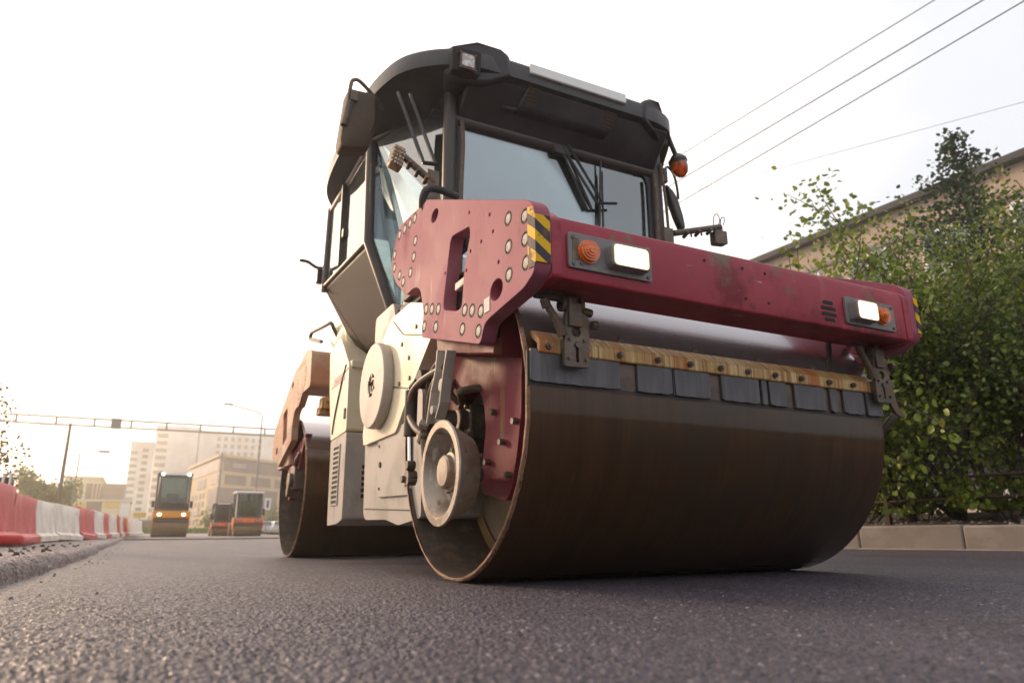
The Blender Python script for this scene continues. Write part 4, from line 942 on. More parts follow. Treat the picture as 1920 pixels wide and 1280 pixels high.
# rear cross box and rail
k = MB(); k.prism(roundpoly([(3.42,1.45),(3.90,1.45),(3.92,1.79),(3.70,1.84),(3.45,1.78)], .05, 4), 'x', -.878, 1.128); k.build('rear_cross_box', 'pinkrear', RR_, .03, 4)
k = MB(); k.tube(smooth_pts([(-.72,2.98,1.72),(-.80,2.95,1.84),(-.84,2.92,1.89),(-.85,3.1,1.915),(-.85,3.55,1.985),(-.85,3.66,2.0),(-.85,3.72,1.96),(-.85,3.62,1.925),(-.85,3.2,1.80)], 4), .016, 8); k.build('hand_rail', 'iron', RR_)
k = MB(); k.box(-.75, .9, 3.58, 3.72, 1.24, 1.31); k.box(-.75,-.60,3.5,3.62,1.28,1.38); k.cyl((-.72,3.5,1.36),(-.55,3.5,1.36),.035,10); k.build('rear_scraper', 'rail', RR_, .006)
k = MB(); k.prism([(3.86,1.10),(4.60,.95),(4.72,.70),(4.50,.52),(4.30,.62),(4.25,.80),(4.1,.80)], 'x', -.80, -.74); k.build('rear_fork', 'fork', RR_, .006)
k = MB(); k.box(-.82, -.70, 4.18, 4.40, .62, .84); k.cyl((-.86,4.26,.70),(-.7,4.26,.70),.07,14); k.cyl((-.85,4.36,.60),(-.7,4.36,.60),.05,10); k.tube(smooth_pts([(-.78,4.25,.8),(-.82,4.15,.86),(-.80,4.05,.95)]), .02, 8); k.build('rear_drive_motor', 'iron', RR_, .012)
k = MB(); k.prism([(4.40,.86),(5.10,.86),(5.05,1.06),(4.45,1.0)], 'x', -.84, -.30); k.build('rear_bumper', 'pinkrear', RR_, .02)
# ================================================================== SURROUNDINGS
# ---- foliage
def leaves_mesh(name, C, D, size, m, parent, rng, needle=False):
    """one folded leaf blade per point C, facing roughly along D"""
    n = len(C); C = np.asarray(C); D = np.asarray(D)
    a = D+rng.normal(0, .75, (n, 3)); a /= np.linalg.norm(a, axis=1)[:, None]+1e-9
    b = np.cross(a, rng.normal(0, 1, (n, 3))); b /= np.linalg.norm(b, axis=1)[:, None]+1e-9
    c = np.cross(a, b); s = (size*rng.uniform(.6, 1.25, n))[:, None]
    w = .10 if needle else .40
    P = [C, C+s*(a*.35+b*w+c*.10), C+s*(a*.75+b*w*.75+c*.10), C+s*(a*1.05), C+s*(a*.75-b*w*.75+c*.10), C+s*(a*.35-b*w+c*.10)]
    V = np.stack(P, 1).reshape(-1, 3); o = V.mean(0)
    i = np.arange(n)[:, None]*6
    F = np.concatenate([i+np.array([[0,1,2,3]]), i+np.array([[0,3,4,5]])], 0)
    ob = np_mesh(name, V-o, F, m, smooth=False)
    WP[ob.name] = Vector(o)
    par(ob, parent, o); return ob

def grow(rng, p, d, L, r, lev, tubes, tips, up_=.12, spread=.75, wig=.22, kids=(3, 5)):
    p = np.array(p, float); d = np.array(d, float); d /= np.linalg.norm(d)
    n = 4 if lev else 3; pts = [p.copy()]; dirs = []
    for k in range(n):
        d = d+rng.normal(0, wig, 3)+np.array([0, 0, up_]); d /= np.linalg.norm(d)
        p = p+d*L/n; pts.append(p.copy()); dirs.append(d.copy())
    tubes.append((pts, r, r*.45))
    if lev <= 1:
        for k in range(1, n+1): tips.append((pts[k], dirs[k-1], L))
    if lev > 0:
        for j in range(rng.integers(kids[0], kids[1]+1)):
            t = rng.uniform(.3, 1.0); k = min(n-1, int(t*n)); q = pts[k]+(pts[k+1]-pts[k])*(t*n-k)
            dd = dirs[k]+rng.normal(0, spread, 3); grow(rng, q, dd, L*rng.uniform(.45, .68), r*.5, lev-1, tubes, tips, up_, spread, wig, kids)

def tree(name, label, cat, base, stems, m, seed, leaf=.06, per=7, jit=.10, lev=2, r=.05, group=None, kids=(3, 5), up_=.12, spread=.75, mats=None, clip=None, wig=.22):
    rng = np.random.default_rng(seed); t = thing(name, label, cat, base, group)
    tubes, tips = [], []
    for (d, L) in stems: grow(rng, np.array(base)-np.array([0, 0, .15]), d, L, r, lev, tubes, tips, up_, spread, wig, kids)
    mb = MB()
    for pts, a, b in tubes: mb.tube(pts, max(a, .003), 6 if a > .012 else 4, max(b, .002))
    mb.build('trunk', 'bark', t, 0, smooth=60)
    C, D = [], []
    for q, d, L in tips:
        if clip and not clip(q): continue
        for k in range(max(1, int(rng.poisson(per)))):
            C.append(q+rng.normal(0, jit, 3)); D.append(d*.6+np.array([0, 0, -.35]))
    C = np.array(C); D = np.array(D); C[:, 2] = np.maximum(C[:, 2], base[2]+.03)
    leaves_mesh('crown', C, D, leaf, m, t, rng)
    return t

V3 = lambda *a: a
# the mass of small trees along the right verge
def stemset(rng, n, lean, L): return [((rng.normal(0, lean), rng.normal(0, lean), 1), L*rng.uniform(.8, 1.1)) for _ in range(n)]
rg = np.random.default_rng(11)
specs = [
 ((5.05,1.55,.40), 6, .30, 1.55, 'leaf',     'bushy young tree beside the right end of the red beam', .06),
 ((5.9,1.75,.45), 6, .24, 1.95, 'leaf',     'tall bushy tree behind the low rusty rail', .06),
 ((5.5,.55,.42), 7, .22, 2.0, 'leafdark', 'dark leafy tree near the right edge of the photo', .055),
 ((6.6,.95,.46), 8, .22, 2.4, 'leaf',     'tallest leafy tree at the right below the pine top', .06),
 ((5.9,-.20,.42), 7, .24, 2.25, 'leafdark', 'leafy tree cut by the right edge of the photo', .055),
 ((7.6,2.4,.47), 7, .22, 2.0, 'leafdark', 'dark tree in the second row behind the verge', .065),
 ((6.5,4.1,.45), 8, .26, 2.15, 'leaf', 'bushy tree behind the beam under the roof line of the brick building', .07),
 ((6.9,3.2,.45), 7, .22, 2.1, 'leafyellow', 'yellow green tree filling the gap below the pine', .07),
 ((8.0,.6,.48), 8, .22, 2.55, 'leafyellow', 'yellow green tree in the second row at the right', .065),
]
for i, (b_, n, ln, L, m, lab, sz) in enumerate(specs):
    tree('leafy_tree', lab, 'tree', b_, stemset(rg, n, ln, L), m, 20+i, sz*.82, 14, .13, 2, .032, 'trees along the right verge', (4, 6), .14, .7)
tree('linden_tree', 'linden tree with long leafy branches reaching out over the red beam', 'tree', (5.0,2.0,.42),
     [((-.72,.02,.78), 2.15), ((-.70,.10,.58), 1.8), ((-.24,-.10,1.1), 2.15), ((-.55,-.05,.85), 1.9), ((-.80,.0,.62), 2.0)], 'leafyellow', 5, .066, 15, .11, 2, .028, None, (4, 5), .05, .55, None, None, .12)
for i, (b_, lab) in enumerate((((4.75,1.75,.36), 'low bush by the post of the rusty rail'), ((4.95,1.05,.38), 'low bush under the middle of the rusty rail'), ((5.0,.45,.38), 'low bush below the dark trunks at the right'), ((5.05,-.15,.38), 'low bush at the right edge behind the kerb'), ((5.0,2.6,.38), 'low bush close behind the steel drum'))):
    tree('low_bush', lab, 'bush', b_, stemset(rg, 6, .8, .55), ('leaf', 'leafyellow')[i % 2], 60+i, .055, 6, .06, 1, .010, 'low bushes on the right verge', (4, 6))
# conifer
def conifer(base, H, seed):
    rng = np.random.default_rng(seed); t = thing('pine_tree', 'dark conifer with a ragged top standing against the sky before the brick building', 'tree', base)
    mb = MB(); b = np.array(base); mb.tube([b-np.array([0,0,.2]), b+np.array([.03,0,H*.5]), b+np.array([0,.04,H])], .09, 8, .01)
    C, D = [], []
    z = 1.2
    while z < H-.05:
        for k in range(5):
            a = rng.uniform(0, 2*PI); L = (H-z)*.42*rng.uniform(.4, 1.2)+.14
            d = np.array([math.cos(a), math.sin(a), rng.uniform(.05, .55)]); p0 = b+np.array([0, 0, z]); p1 = p0+d*L
            mb.tube([p0, p0+d*L*.5+np.array([0,0,-.04*L]), p1], .012, 4, .003)
            for s in range(int(10+L*34)):
                u = rng.uniform(.1, 1.05); C.append(p0+d*L*u+rng.normal(0, .045+.03*L, 3)); D.append(d+rng.normal(0, .4, 3))
        z += rng.uniform(.10, .20)
    mb.build('trunk', 'bark', t, 0); leaves_mesh('crown', C, D, .085, 'needle', t, rng)
conifer((11.0,4.05,.5), 7.1, 3)

# ---- loose grit on the mat and clods on the verge
def crumbs(name, label, cat, m, n, fx, fy, s0, s1, dz, seed):
    rng = np.random.default_rng(seed); mb = MB()
    for k in range(n):
        x, y = fx(rng), fy(rng); r = rng.uniform(s0, s1); z = dz(x, y)+r*.35
        q = [(r*rng.uniform(.6,1.2)*math.cos(t+rng.uniform(-.4,.4)), r*rng.uniform(.6,1.2)*math.sin(t)) for t in (0,1.26,2.5,3.77,5.0)]
        mb.hexa([(x+a, y+b, z-r*.5) for a, b in q], [(x+a*.6, y+b*.6, z+r*rng.uniform(.2,.6)) for a, b in q])
    o = mb.build(name, m, None, 0, smooth=0, kind='stuff'); return tag(o, label, cat)
crumbs('loose_grit', 'loose asphalt crumbs scattered along the broken edge of the raised layer', 'grit', 'asphalt2', 60, lambda r: -2.43+abs(r.normal(0, .10)), lambda r: r.uniform(-.8, 12), .004, .010, lambda x, y: gzf(x, y), 5)
crumbs('layer_clods', 'dark clods lying on top of the raised asphalt layer', 'clods', 'soil', 60, lambda r: r.uniform(-3.5, -2.65), lambda r: r.uniform(1.2, 10), .010, .030, lambda x, y: gzf(x, y)+.085, 6)
crumbs('verge_stones', 'small stones and clods lying on the dark soil behind the kerb', 'stones', 'concrete', 420, lambda r: r.uniform(4.28, 5.4), lambda r: r.uniform(-2, 5), .010, .04, lambda x, y: gzf(4.1, y)+.165+.22*max(0, min(1, (x-4.2)/2.6))**.8, 7)
# ---- low rusty rail on the verge
t = thing('rail_fence', 'low rusty pipe rail running along the verge in front of the bushes', 'fence', (4.62, 1.5, .33))
for z in (.66, .47):
    k = MB(); k.cyl((4.62,-4,z), (4.62,7,z+.02), .014, 8); k.build('rail', 'rust', t)
for y in (-3.4,-1.6,.2,2.02,3.8,5.6):
    k = MB(); k.box(4.60,4.64,y-.022,y+.022,.2,.70); k.build('post', 'rust', t, .004)
# ---- parked cars glimpsed through the leaves
def car(name, label, x, y, z, paint):
    t = thing(name, label, 'car', (x, y, z), 'cars parked behind the trees')
    body = [(-2.1,.28),(-2.15,.55),(-2.05,.80),(-1.25,.92),(-.55,1.38),(.75,1.42),(1.45,.98),(2.05,.90),(2.12,.55),(2.1,.28)]
    k = MB(); lo = []
    for xs_, s in ((-.86,.94),(-.80,1),(.80,1),(.86,.94)): lo.append([(x+xs_*(1 if zz < .95 else .86), y+yy*(.99 if abs(xs_) > .82 else 1), z+zz) for yy, zz in body])
    k.loft(lo); b = k.build('body', paint, t, .03, 2)
    for sx in (-1, 1):
        k = MB(); k.prism([(y-1.12,z+.95),(y-.50,z+1.31),(y+.68,z+1.34),(y+1.22,z+1.0)], 'x', x+sx*.745, x+sx*.80); k.build('window', 'pane', t, smooth=0)
        for yy in (-1.35, 1.3):
            k = MB(); k.cyl((x+sx*.72,y+yy,z+.31), (x+sx*.88,y+yy,z+.31), .31, 24); w = k.build('wheel', 'tyre', t, .03); k = MB(); k.cyl((x+sx*.87,y+yy,z+.31), (x+sx*.89,y+yy,z+.31), .19, 16); k.build('rim', 'chrome', w)
    k = MB(); k.hexa([(x-.68,y-1.20,z+.93),(x+.68,y-1.20,z+.93),(x+.62,y-.62,z+1.37),(x-.62,y-.62,z+1.37)], [(x-.68,y-1.23,z+.96),(x+.68,y-1.23,z+.96),(x+.62,y-.65,z+1.40),(x-.62,y-.65,z+1.40)]); k.build('windscreen', 'pane', t, smooth=0)
    for sx in (-.6, .6): k = MB(); k.box(x+sx-.18,x+sx+.18,y-2.15,y-2.06,z+.62,z+.76); k.build('headlight', 'lens', t, .02)
    return t
car('parked_car', 'dark car parked behind the leafy trees at the right', 9.6, 4.4, .42, 'carblue')
car('parked_car', 'grey car parked behind the trees near the right edge of the photo', 9.8, -.6, .42, 'cargrey')

# ---- brick building
t = thing('brick_building', 'pale brick building with dark roof edge rising behind the trees at the right', 'building', (26, 6, 0))
k = MB(); k.box(20, 33, -16, 23, 0, 11.15); k.build('wall', 'brick', t)
k = MB(); k.box(19.65, 33.3, -16.3, 23.3, 11.15, 11.4); k.build('roof', 'roofdark', t, .02)
k = MB(); k.box(19.93, 20.0, -16, 23, 10.05, 10.18); k.build('brick_course', 'oldroad', t)
pr = None
for j in range(13):
    for i, zc in enumerate((9.1, 5.9, 2.7)):
        y = 20.8-j*2.75
        if pr is None:
            k = MB(); k.prism([(y-.80,zc-.85),(y+.80,zc-.85),(y+.80,zc+.85),(y-.80,zc+.85)], 'x', 19.94, 20.01, [[(y-.70,zc-.76),(y-.05,zc-.76),(y-.05,zc+.76),(y-.70,zc+.76)], [(y+.03,zc-.76),(y+.70,zc-.76),(y+.70,zc+.76),(y+.03,zc+.76)]])
            w = k.build('window', 'wframe', t); k = MB(); k.box(19.965, 20.02, y-.72, y+.72, zc-.78, zc+.78); k.build('pane', 'pane', w, smooth=0)
            k = MB(); k.box(19.88, 20.02, y-.85, y+.85, zc-.93, zc-.855); k.build('sill', 'roofdark', w); pr = w; w0 = (y, zc)
        else:
            c = pr.copy(); COL.objects.link(c); c.parent = t; c.location = pr.location+Vector((0, y-w0[0], zc-w0[1]))
            for ch in pr.children: d = ch.copy(); COL.objects.link(d); d.parent = c
k = MB(); k.tube([(19.9,3.1,0),(19.9,3.1,10.9),(19.75,3.1,11.2)], .06, 8); k.build('downpipe', 'roofdark', t)

t.rotation_euler = (0, 0, R(4.3)); t.location = (26.83, 6.48, 0)
# ---- overhead cables
def cable(label, P, r=.012, sag=.12):
    A, B = Vector(P[0]), Vector(P[1]); n = 24
    k = MB(); k.tube([A.lerp(B, i/n)-Vector((0,0,4*sag*(i/n)*(1-i/n))) for i in range(n+1)], r, 5)
    return tag(k.build('power_cable', 'wire', None), label, 'cable')
cable('topmost of the three dark cables crossing the sky at the upper right', [(13.3,-8,11.5),(10.0,28,11.5)], .012, .05)
cable('middle one of the three dark cables crossing the sky at the upper right', [(12.55,-8,10.5),(10.1,28,10.5)], .014, .05)
cable('lowest of the three dark cables crossing the sky at the upper right', [(11.95,-8,9.8),(10.6,28,9.8)], .013, .05)
cable('faint thin cable meeting the pine top at the upper right', [(20.4,-8,9.0),(4.0,20.5,9.0)], .005, .05)
cable('thin cable crossing the pale sky at the left above the gantry', [(-14,36.6,7.7),(6,37,10.6)], .012, .5)
cable('faint cable running down to the leaning dark pole at the left', [(-5.6,37.1,5.45),(-14,34,6.5)], .010, .35)

# ---- water filled barriers on the left
def barrier(L, col, rib):
    k = MB(); h = .69
    prof = [(-.24,0),(.24,0),(.24,.09),(.17,.14),(.105,.50),(.10,h-.02),(.085,h),(-.085,h),(-.10,h-.02),(-.105,.50),(-.17,.14),(-.24,.09)]
    n = 15 if rib else 9; loops = []
    for i in range(n*2+1):
        y = -L/2+L*i/(2*n); s = 1 if i % 2 == 0 or not rib else .86
        if i in (0, 2*n): s *= .93
        loops.append([(x*(s if .13 < z < h-.1 else 1), y, z) for x, z in prof])
    k.loft(loops); return k
BP = [(7.2,-3.80),(9.4,-3.75),(11.65,-3.74),(13.9,-3.65),(16.2,-3.40),(18.4,-3.2),(20.6,-3.11),(22.8,-3.03),(25.0,-2.86),(27.2,-2.81),(29.4,-2.76),(31.6,-2.64),(33.8,-2.50),(36.0,-2.36),(38.2,-2.2),(40.4,-2.06)]
BC = 'RRWWRWRWRWRWWWW'
BL = ['nearest red plastic barrier cut by the left edge of the photo', 'second red ribbed barrier beside the dark tank', 'first white barrier after the two red ones', 'second white barrier next to the third red one',
      'third red barrier between white ones', 'narrow looking white barrier between the third and fourth red ones', 'fourth red barrier in the row', 'white barrier after the fourth red one', 'fifth red barrier in the row', 'white barrier before the last red one', 'last red barrier far down the row',
      'first of the far white barriers', 'second of the far white barriers', 'third of the far white barriers', 'farthest white barrier beside the yellow roller']
proto = {}
for i, c in enumerate(BC):
    (y0, x0), (y1, x1) = BP[i], BP[i+1]; L = math.hypot(y1-y0, x1-x0)-.06
    key = c
    if key not in proto: proto[key] = barrier(2.16, c, c == 'R').build('road_barrier', 'bred' if c == 'R' else 'bwhite', None, 0, 2, 40, pivot=(0,0,0)); o = proto[key]
    else: o = proto[key].copy(); COL.objects.link(o)
    yc, xc = (y0+y1)/2, (x0+x1)/2
    o.location = (xc, yc, gzf(xc, yc)+.10); o.rotation_euler = (random.uniform(-.012,.012), random.uniform(-.02,.02), -math.atan2(x1-x0, y1-y0)+random.uniform(-.02,.02)); o.scale = (1, L/2.16, 1)
    if i == 0: o.scale.z = 1.12
    tag(o, BL[i], 'barrier', 'red and white barriers along the left')
# dark rubber foot beside the first barrier
k = MB(); k.box(-3.62,-3.30,7.9,8.9,.115,.24); tag(k.build('rubber_foot', 'bred', None, .05, 4), 'low red rubber foot lying in front of the nearest red barrier', 'foot')
# tank with chrome pipes
t = thing('tank', 'dark upright tank with silver pipes behind the red barriers', 'tank', (-4.05, 10.9, .15))
k = MB(); k.lathe([(.12,.001),(.12,.15),(1.05,.15),(1.12,.13),(1.14,.001)], (-4.05,10.9,0), 'z', 24); k.build('body', 'under', t, smooth=40)
for dx in (.03, .12):
    k = MB(); k.cyl((-4.05+dx,10.70,.15), (-4.05+dx,10.70,1.18), .025, 10); k.build('pipe', 'chrome', t)
k = MB(); k.tube([(-4.1,10.8,1.13),(-4.1,10.8,1.24),(-4.0,10.8,1.24),(-4.0,10.8,1.13)], .01, 6); k.build('handle', 'iron', t)

# ---- left tree at the edge, small tree and bushes far off
tree('autumn_tree', 'tree with brownish autumn leaves cut by the left edge of the photo', 'tree', (-5.25,11.4,.2), [((.10,-.02,1),2.0),((.16,.1,1),1.9),((-.3,0,1),2.0),((.20,-.1,1),1.7)], 'leaforange', 91, .06, 20, .14, 2, .05, None, (4,6))
tree('street_tree', 'small round green tree beside the leaning dark pole', 'tree', (-8.2,56.9,.55), stemset(rg, 5, .45, 2.6), 'leaf', 92, .20, 18, .25, 2, .07, None, (4,6))
tree('far_bush', 'green bush beside the lit yellow roller', 'bush', (3.4,62,.7), stemset(rg, 6, .5, 1.3), 'leaf', 93, .16, 8, .2, 1, .04, None, (4,6))
tree('far_bush', 'green bush below the white traffic sign', 'bush', (7.2,58,.6), stemset(rg, 6, .5, 1.4), 'leaf', 94, .16, 8, .2, 1, .04, None, (4,6))
def grass():
    rng = np.random.default_rng(8); n = 16000
    x = rng.uniform(-8, 16, n); y = rng.uniform(56, 72, n); C = np.stack([x, y, gz(x, y)+.03], 1)
    o = leaves_mesh('grass_strip', C, np.tile([[0, 0, 2.2]], (n, 1)), .36, 'grass', None, rng, True); o['kind'] = 'stuff'
    tag(o, 'strip of green grass beyond the far end of the road', 'grass')
grass()

# ---- poles, lamps, gantry, signs
k = MB(); k.tube([(-5.6,37.1,.2),(-5.6,37.1,5.6)], .10, 10, .06); tag(k.build('utility_pole', 'poledark', None), 'dark wooden pole standing behind the white barriers at the left', 'pole')
def lamp(label, x, y, h, arm, r=.07, m='pole'):
    t = thing('street_lamp', label, 'street lamp', (x, y, gzf(x, y)))
    k = MB(); k.tube([(x,y,gzf(x,y)-.1),(x,y,h)], r, 10, r*.6); k.build('post', m, t)
    if arm:
        k = MB(); k.tube(smooth_pts([(x,y,h-.05),(x+arm*.15,y,h+.12*abs(arm)),(x+arm,y,h+.30*abs(arm) if arm < 0 else h+.12*arm)]), r*.5, 8); k.build('arm', m, t)
        z = h+(.30*abs(arm) if arm < 0 else .12*arm); k = MB(); k.hexa([(x+arm-.3,y-.1,z-.05),(x+arm+.3,y-.1,z-.05),(x+arm+.3,y+.1,z-.05),(x+arm-.3,y+.1,z-.05)], [(x+arm-.25,y-.06,z+.06),(x+arm+.25,y-.06,z+.06),(x+arm+.25,y+.06,z+.06),(x+arm-.25,y+.06,z+.06)]); k.build('lamp_head', 'pole', t, .02)
lamp('street lamp with a short arm beside the small round tree', -5.40, 42.1, 4.7, 1.15, .05, 'pole')
lamp('thin grey lamp post in front of the corner office building', 3.05, 57.0, 6.7, 0, .10)
lamp('tall lamp post with a long arm beside the rear steel drum', 4.45, 46.8, 8.1, -2.2, .075)
t = thing('gantry', 'long steel lattice gantry spanning the road in the distance', 'gantry', (-2, 44.7, .5))
k = MB()
for z in (6.55, 6.98):
    k.box(-15, 8.6, 44.65, 44.75, z-.04, z+.04)
for j in range(13):
    x = -14.6+j*1.9; k.box(x-.05, x+.05, 44.66, 44.74, 6.51, 7.02)
k.build('truss', 'pole', t)
for x in (-14.9, 8.5): k = MB(); k.box(x-.15,x+.15,44.55,44.85,.2,7.0); k.build('post', 'pole', t, .03)
k = MB(); k.box(-4.25,-3.72,44.5,44.64,6.45,7.06); k.build('signal_box', 'lampgrey', t, .04)
def sign(label, x, y, z, w, h, m, zb, inner=None):
    t = thing('traffic_sign', label, 'sign', (x, y, zb))
    k = MB(); k.cyl((x,y+.04,zb),(x,y+.04,z+h/2), .035, 8); k.build('post', 'pole', t)
    k = MB(); k.box(x-w/2,x+w/2,y-.02,y,z-h/2,z+h/2); f = k.build('face', m, t, .02)
    if inner: k = MB(); k.box(x-w*.16,x+w*.16,y-.026,y-.0205,z-h*.32,z+h*.32); k.build('mark', inner, f, smooth=0)
MT['signblue'] = mat('sign_blue', (.12, .08, .5), .4)
sign('white upright traffic sign with a dark mark beside the orange roller', 3.80, 36.9, 1.92, .32, .62, 'white', .4, 'carblue')
sign('small blue traffic sign between the orange roller and the white sign', 3.45, 36.9, 1.86, .22, .34, 'signblue', .4, 'bred')
sign('small yellow board in front of the brown wall', -2.15, 60, 2.0, .9, .36, 'yelloww', .5)
# ---- far buildings
def bld(name, label, x0, x1, y0, y1, z0, z1, m, roof=None):
    t = thing(name, label, 'building', ((x0+x1)/2, y0, z0)); k = MB(); k.box(x0, x1, y0, y1, z0, z1); k.build('wall', m, t)
    if roof: k = MB(); k.box(x0-.15, x1+.15, y0-.15, y1+.15, z1, z1+roof); k.build('roof', m, t)
    return t
def wins(t, rects, y, m='paneDark', name='window'):
    for x0, x1, z0, z1 in rects: k = MB(); k.box(x0, x1, y-.04, y+.1, z0, z1); k.build(name, m, t, smooth=0)
t = bld('apartment_tower', 'tall white tower with a single column of dark windows at the left', -5.6, -1.1, 167, 185, .8, 19.8, 'towerw', .5)
wins(t, [(-3.3,-2.2,3.2+i*1.36,3.9+i*1.36) for i in range(12)], 167); wins(t, [(-5.5,-4.1,2.6+i*1.36,3.2+i*1.36) for i in range(12)], 167, 'greyw', 'balcony')
t = bld('apartment_tower', 'tallest white tower rising behind the lit yellow roller', -.9, 8.3, 187, 205, .8, 26.2, 'towerw', .6)
wins(t, [(-.7,1.6,4.6+i*1.75,5.5+i*1.75) for i in range(12)], 187, 'greyw', 'balcony'); wins(t, [(4.2,5.2,9,20),(6.4,7.0,9,22)], 187, 'bwhite', 'stair_window')
t = bld('apartment_block', 'wide white block with rows of square windows behind the corner office building', 8.6, 30, 186, 200, .8, 25.6, 'towerw', .4)
wins(t, [(12.6+i*1.62,13.4+i*1.62,23.6-j*1.75,24.6-j*1.75) for i in range(7) for j in range(4)], 186, 'greyw')
t = bld('office_block', 'cream building with tall dark window strips at the left', -12.3, -7.7, 117, 128, .8, 8.7, 'creamw', .3)
wins(t, [(a,a+w,4.6,8.0) for a, w in ((-11.5,.75),(-10.3,.35),(-9.55,.8),(-8.6,.35),(-8.1,.3))], 117)
t = bld('glazed_block', 'low grey glazed block beside the cream building', -7.5, -4.6, 117.5, 127, .8, 8.1, 'greyw')
wins(t, [(-7.4,-4.7,1.6+i*1.05,2.3+i*1.05) for i in range(6)], 117.5, 'brownglass', 'window_band')
t = bld('shop_building', 'low pale shop building with yellow bands and a dark gate', -9.4, -3.4, 97, 104, .8, 4.6, 'creamw', .25)
wins(t, [(-9.4,-8.1,3.6,4.4),(-6.2,-4.5,3.9,4.5),(-9.4,-8.1,2.4,2.9),(-6.2,-4.5,2.7,3.1)], 97, 'yelloww', 'yellow_band'); wins(t, [(-8.0,-6.4,.9,4.9)], 97, 'paneDark', 'gate'); wins(t, [(-4.4,-3.4,2.9,4.6)], 97, 'white', 'white_panel')
t = thing('boundary_wall', 'low brown wall behind the far end of the barriers', 'wall', (-1.2,73,.7)); k = MB(); k.box(-2.6,.5,73,73.3,.7,1.85); k.build('panel', 'paneDark', t); k = MB(); k.box(-2.7,.6,72.95,73.35,1.85,1.93); k.build('coping', 'greyw', t)
# corner office building: two facades meeting at the nearest corner
t = thing('corner_office', 'beige office building with brown glazed corner behind the rollers', 'building', (6.1,92,.87))
PA, PB, PC = Vector((3.6,112,0)), Vector((5.95,91.9,0)), Vector((20.5,104.5,0))
z0_, z1_ = .87, 10.0
def quadwall(A, B, za, zb, off, th, name, m, parent, u0=0, u1=1):
    d = (B-A); nrm = Vector((d.y,-d.x,0)).normalized(); P0 = A+d*u0; P1 = A+d*u1
    k = MB(); a = [P0+nrm*off, P1+nrm*off, P1+nrm*(off-th), P0+nrm*(off-th)]
    k.hexa([(q.x,q.y,za) for q in a], [(q.x,q.y,zb) for q in a]); return k.build(name, m, parent, smooth=0)
k = MB(); PD = PA+(PC-PB); k.hexa([(q.x,q.y,z0_) for q in (PA,PB,PC,PD)], [(q.x,q.y,z1_) for q in (PA,PB,PC,PD)]); k.build('wall', 'beigew', t, smooth=0)
quadwall(PA,PB,z1_,z1_+.35,.3,.6,'cornice','beigew',t); quadwall(PB,PC,z1_,z1_+.35,.3,.6,'cornice','beigew',t)
for A, B in ((PA,PB),(PB,PC)): quadwall(A,B,8.35,9.85,.06,.1,'glazed_band','brownglass',t,.03,.98)
for a in (.05,.29,.53): quadwall(PB,PC,6.75,7.9,.06,.1,'window','brownglass',t,a,a+.19)
quadwall(PB,PC,6.75,7.9,.06,.1,'window','brownglass',t,.76,.97)
quadwall(PB,PC,1.0,6.3,.06,.1,'glazed_corner','brownglass',t,.02,.56); quadwall(PA,PB,1.0,6.3,.06,.1,'glazed_corner','brownglass',t,.72,.985)
quadwall(PA,PB,6.75,7.9,.06,.1,'window','brownglass',t,.80,.97); quadwall(PA,PB,6.6,7.9,.06,.1,'window','greyw',t,.36,.62)
for a in (.62,.70,.79,.87,.95):
    for j in range(3): quadwall(PB,PC,2.2+j*1.5,3.1+j*1.5,.06,.1,'window','paneDark',t,a,a+.035)
for j in range(4):
    for i in range(5): quadwall(PA,PB,2.0+j*1.1,2.7+j*1.1,.06,.1,'window','greyw',t,.08+i*.12,.13+i*.12)
quadwall(PA,PB,3.2,4.3,.08,.1,'window','paneDark',t,.35,.46)
k = MB(); 
for j in range(9):
    quadwall(PB,PC,9.2,9.34,.075,.01,'wall_lettering','bwhite',t,.11+j*.013,.119+j*.013); quadwall(PB,PC,8.92,9.06,.075,.01,'wall_lettering','bwhite',t,.11+j*.013,.119+j*.013)
# small white cars far off
def far_car(label, x, y, paint):
    t = thing('parked_car', label, 'car', (x, y, gzf(x,y)), 'white cars parked far down the road'); z = gzf(x, y)+.02
    k = MB(); k.loft([[(x+a*.45*s, y+d, z+zz) for a, zz in ((-1,.15),(1,.15),(1.02,.45),(.78,.52),(.62,.78),(-.62,.78),(-.78,.52),(-1.02,.45))] for d, s in ((-.9,.92),(-.8,1),(.8,1),(.9,.92))]); k.build('body', paint, t, .03)
    k = MB(); k.box(x-.27,x+.27,y-.93,y-.86,z+.53,z+.73); k.build('windscreen', 'pane', t, smooth=0)
    for sx in (-.36,.36):
        k = MB(); k.cyl((x+sx-.05,y-.6,z+.13),(x+sx+.05,y-.6,z+.13),.14,12); k.build('wheel', 'tyre', t)
far_car('small white car parked in front of the far green bush', 5.0, 45.8, 'carwhite')
far_car('small white car parked close to the rear steel drum', 5.65, 45.0, 'carwhite')

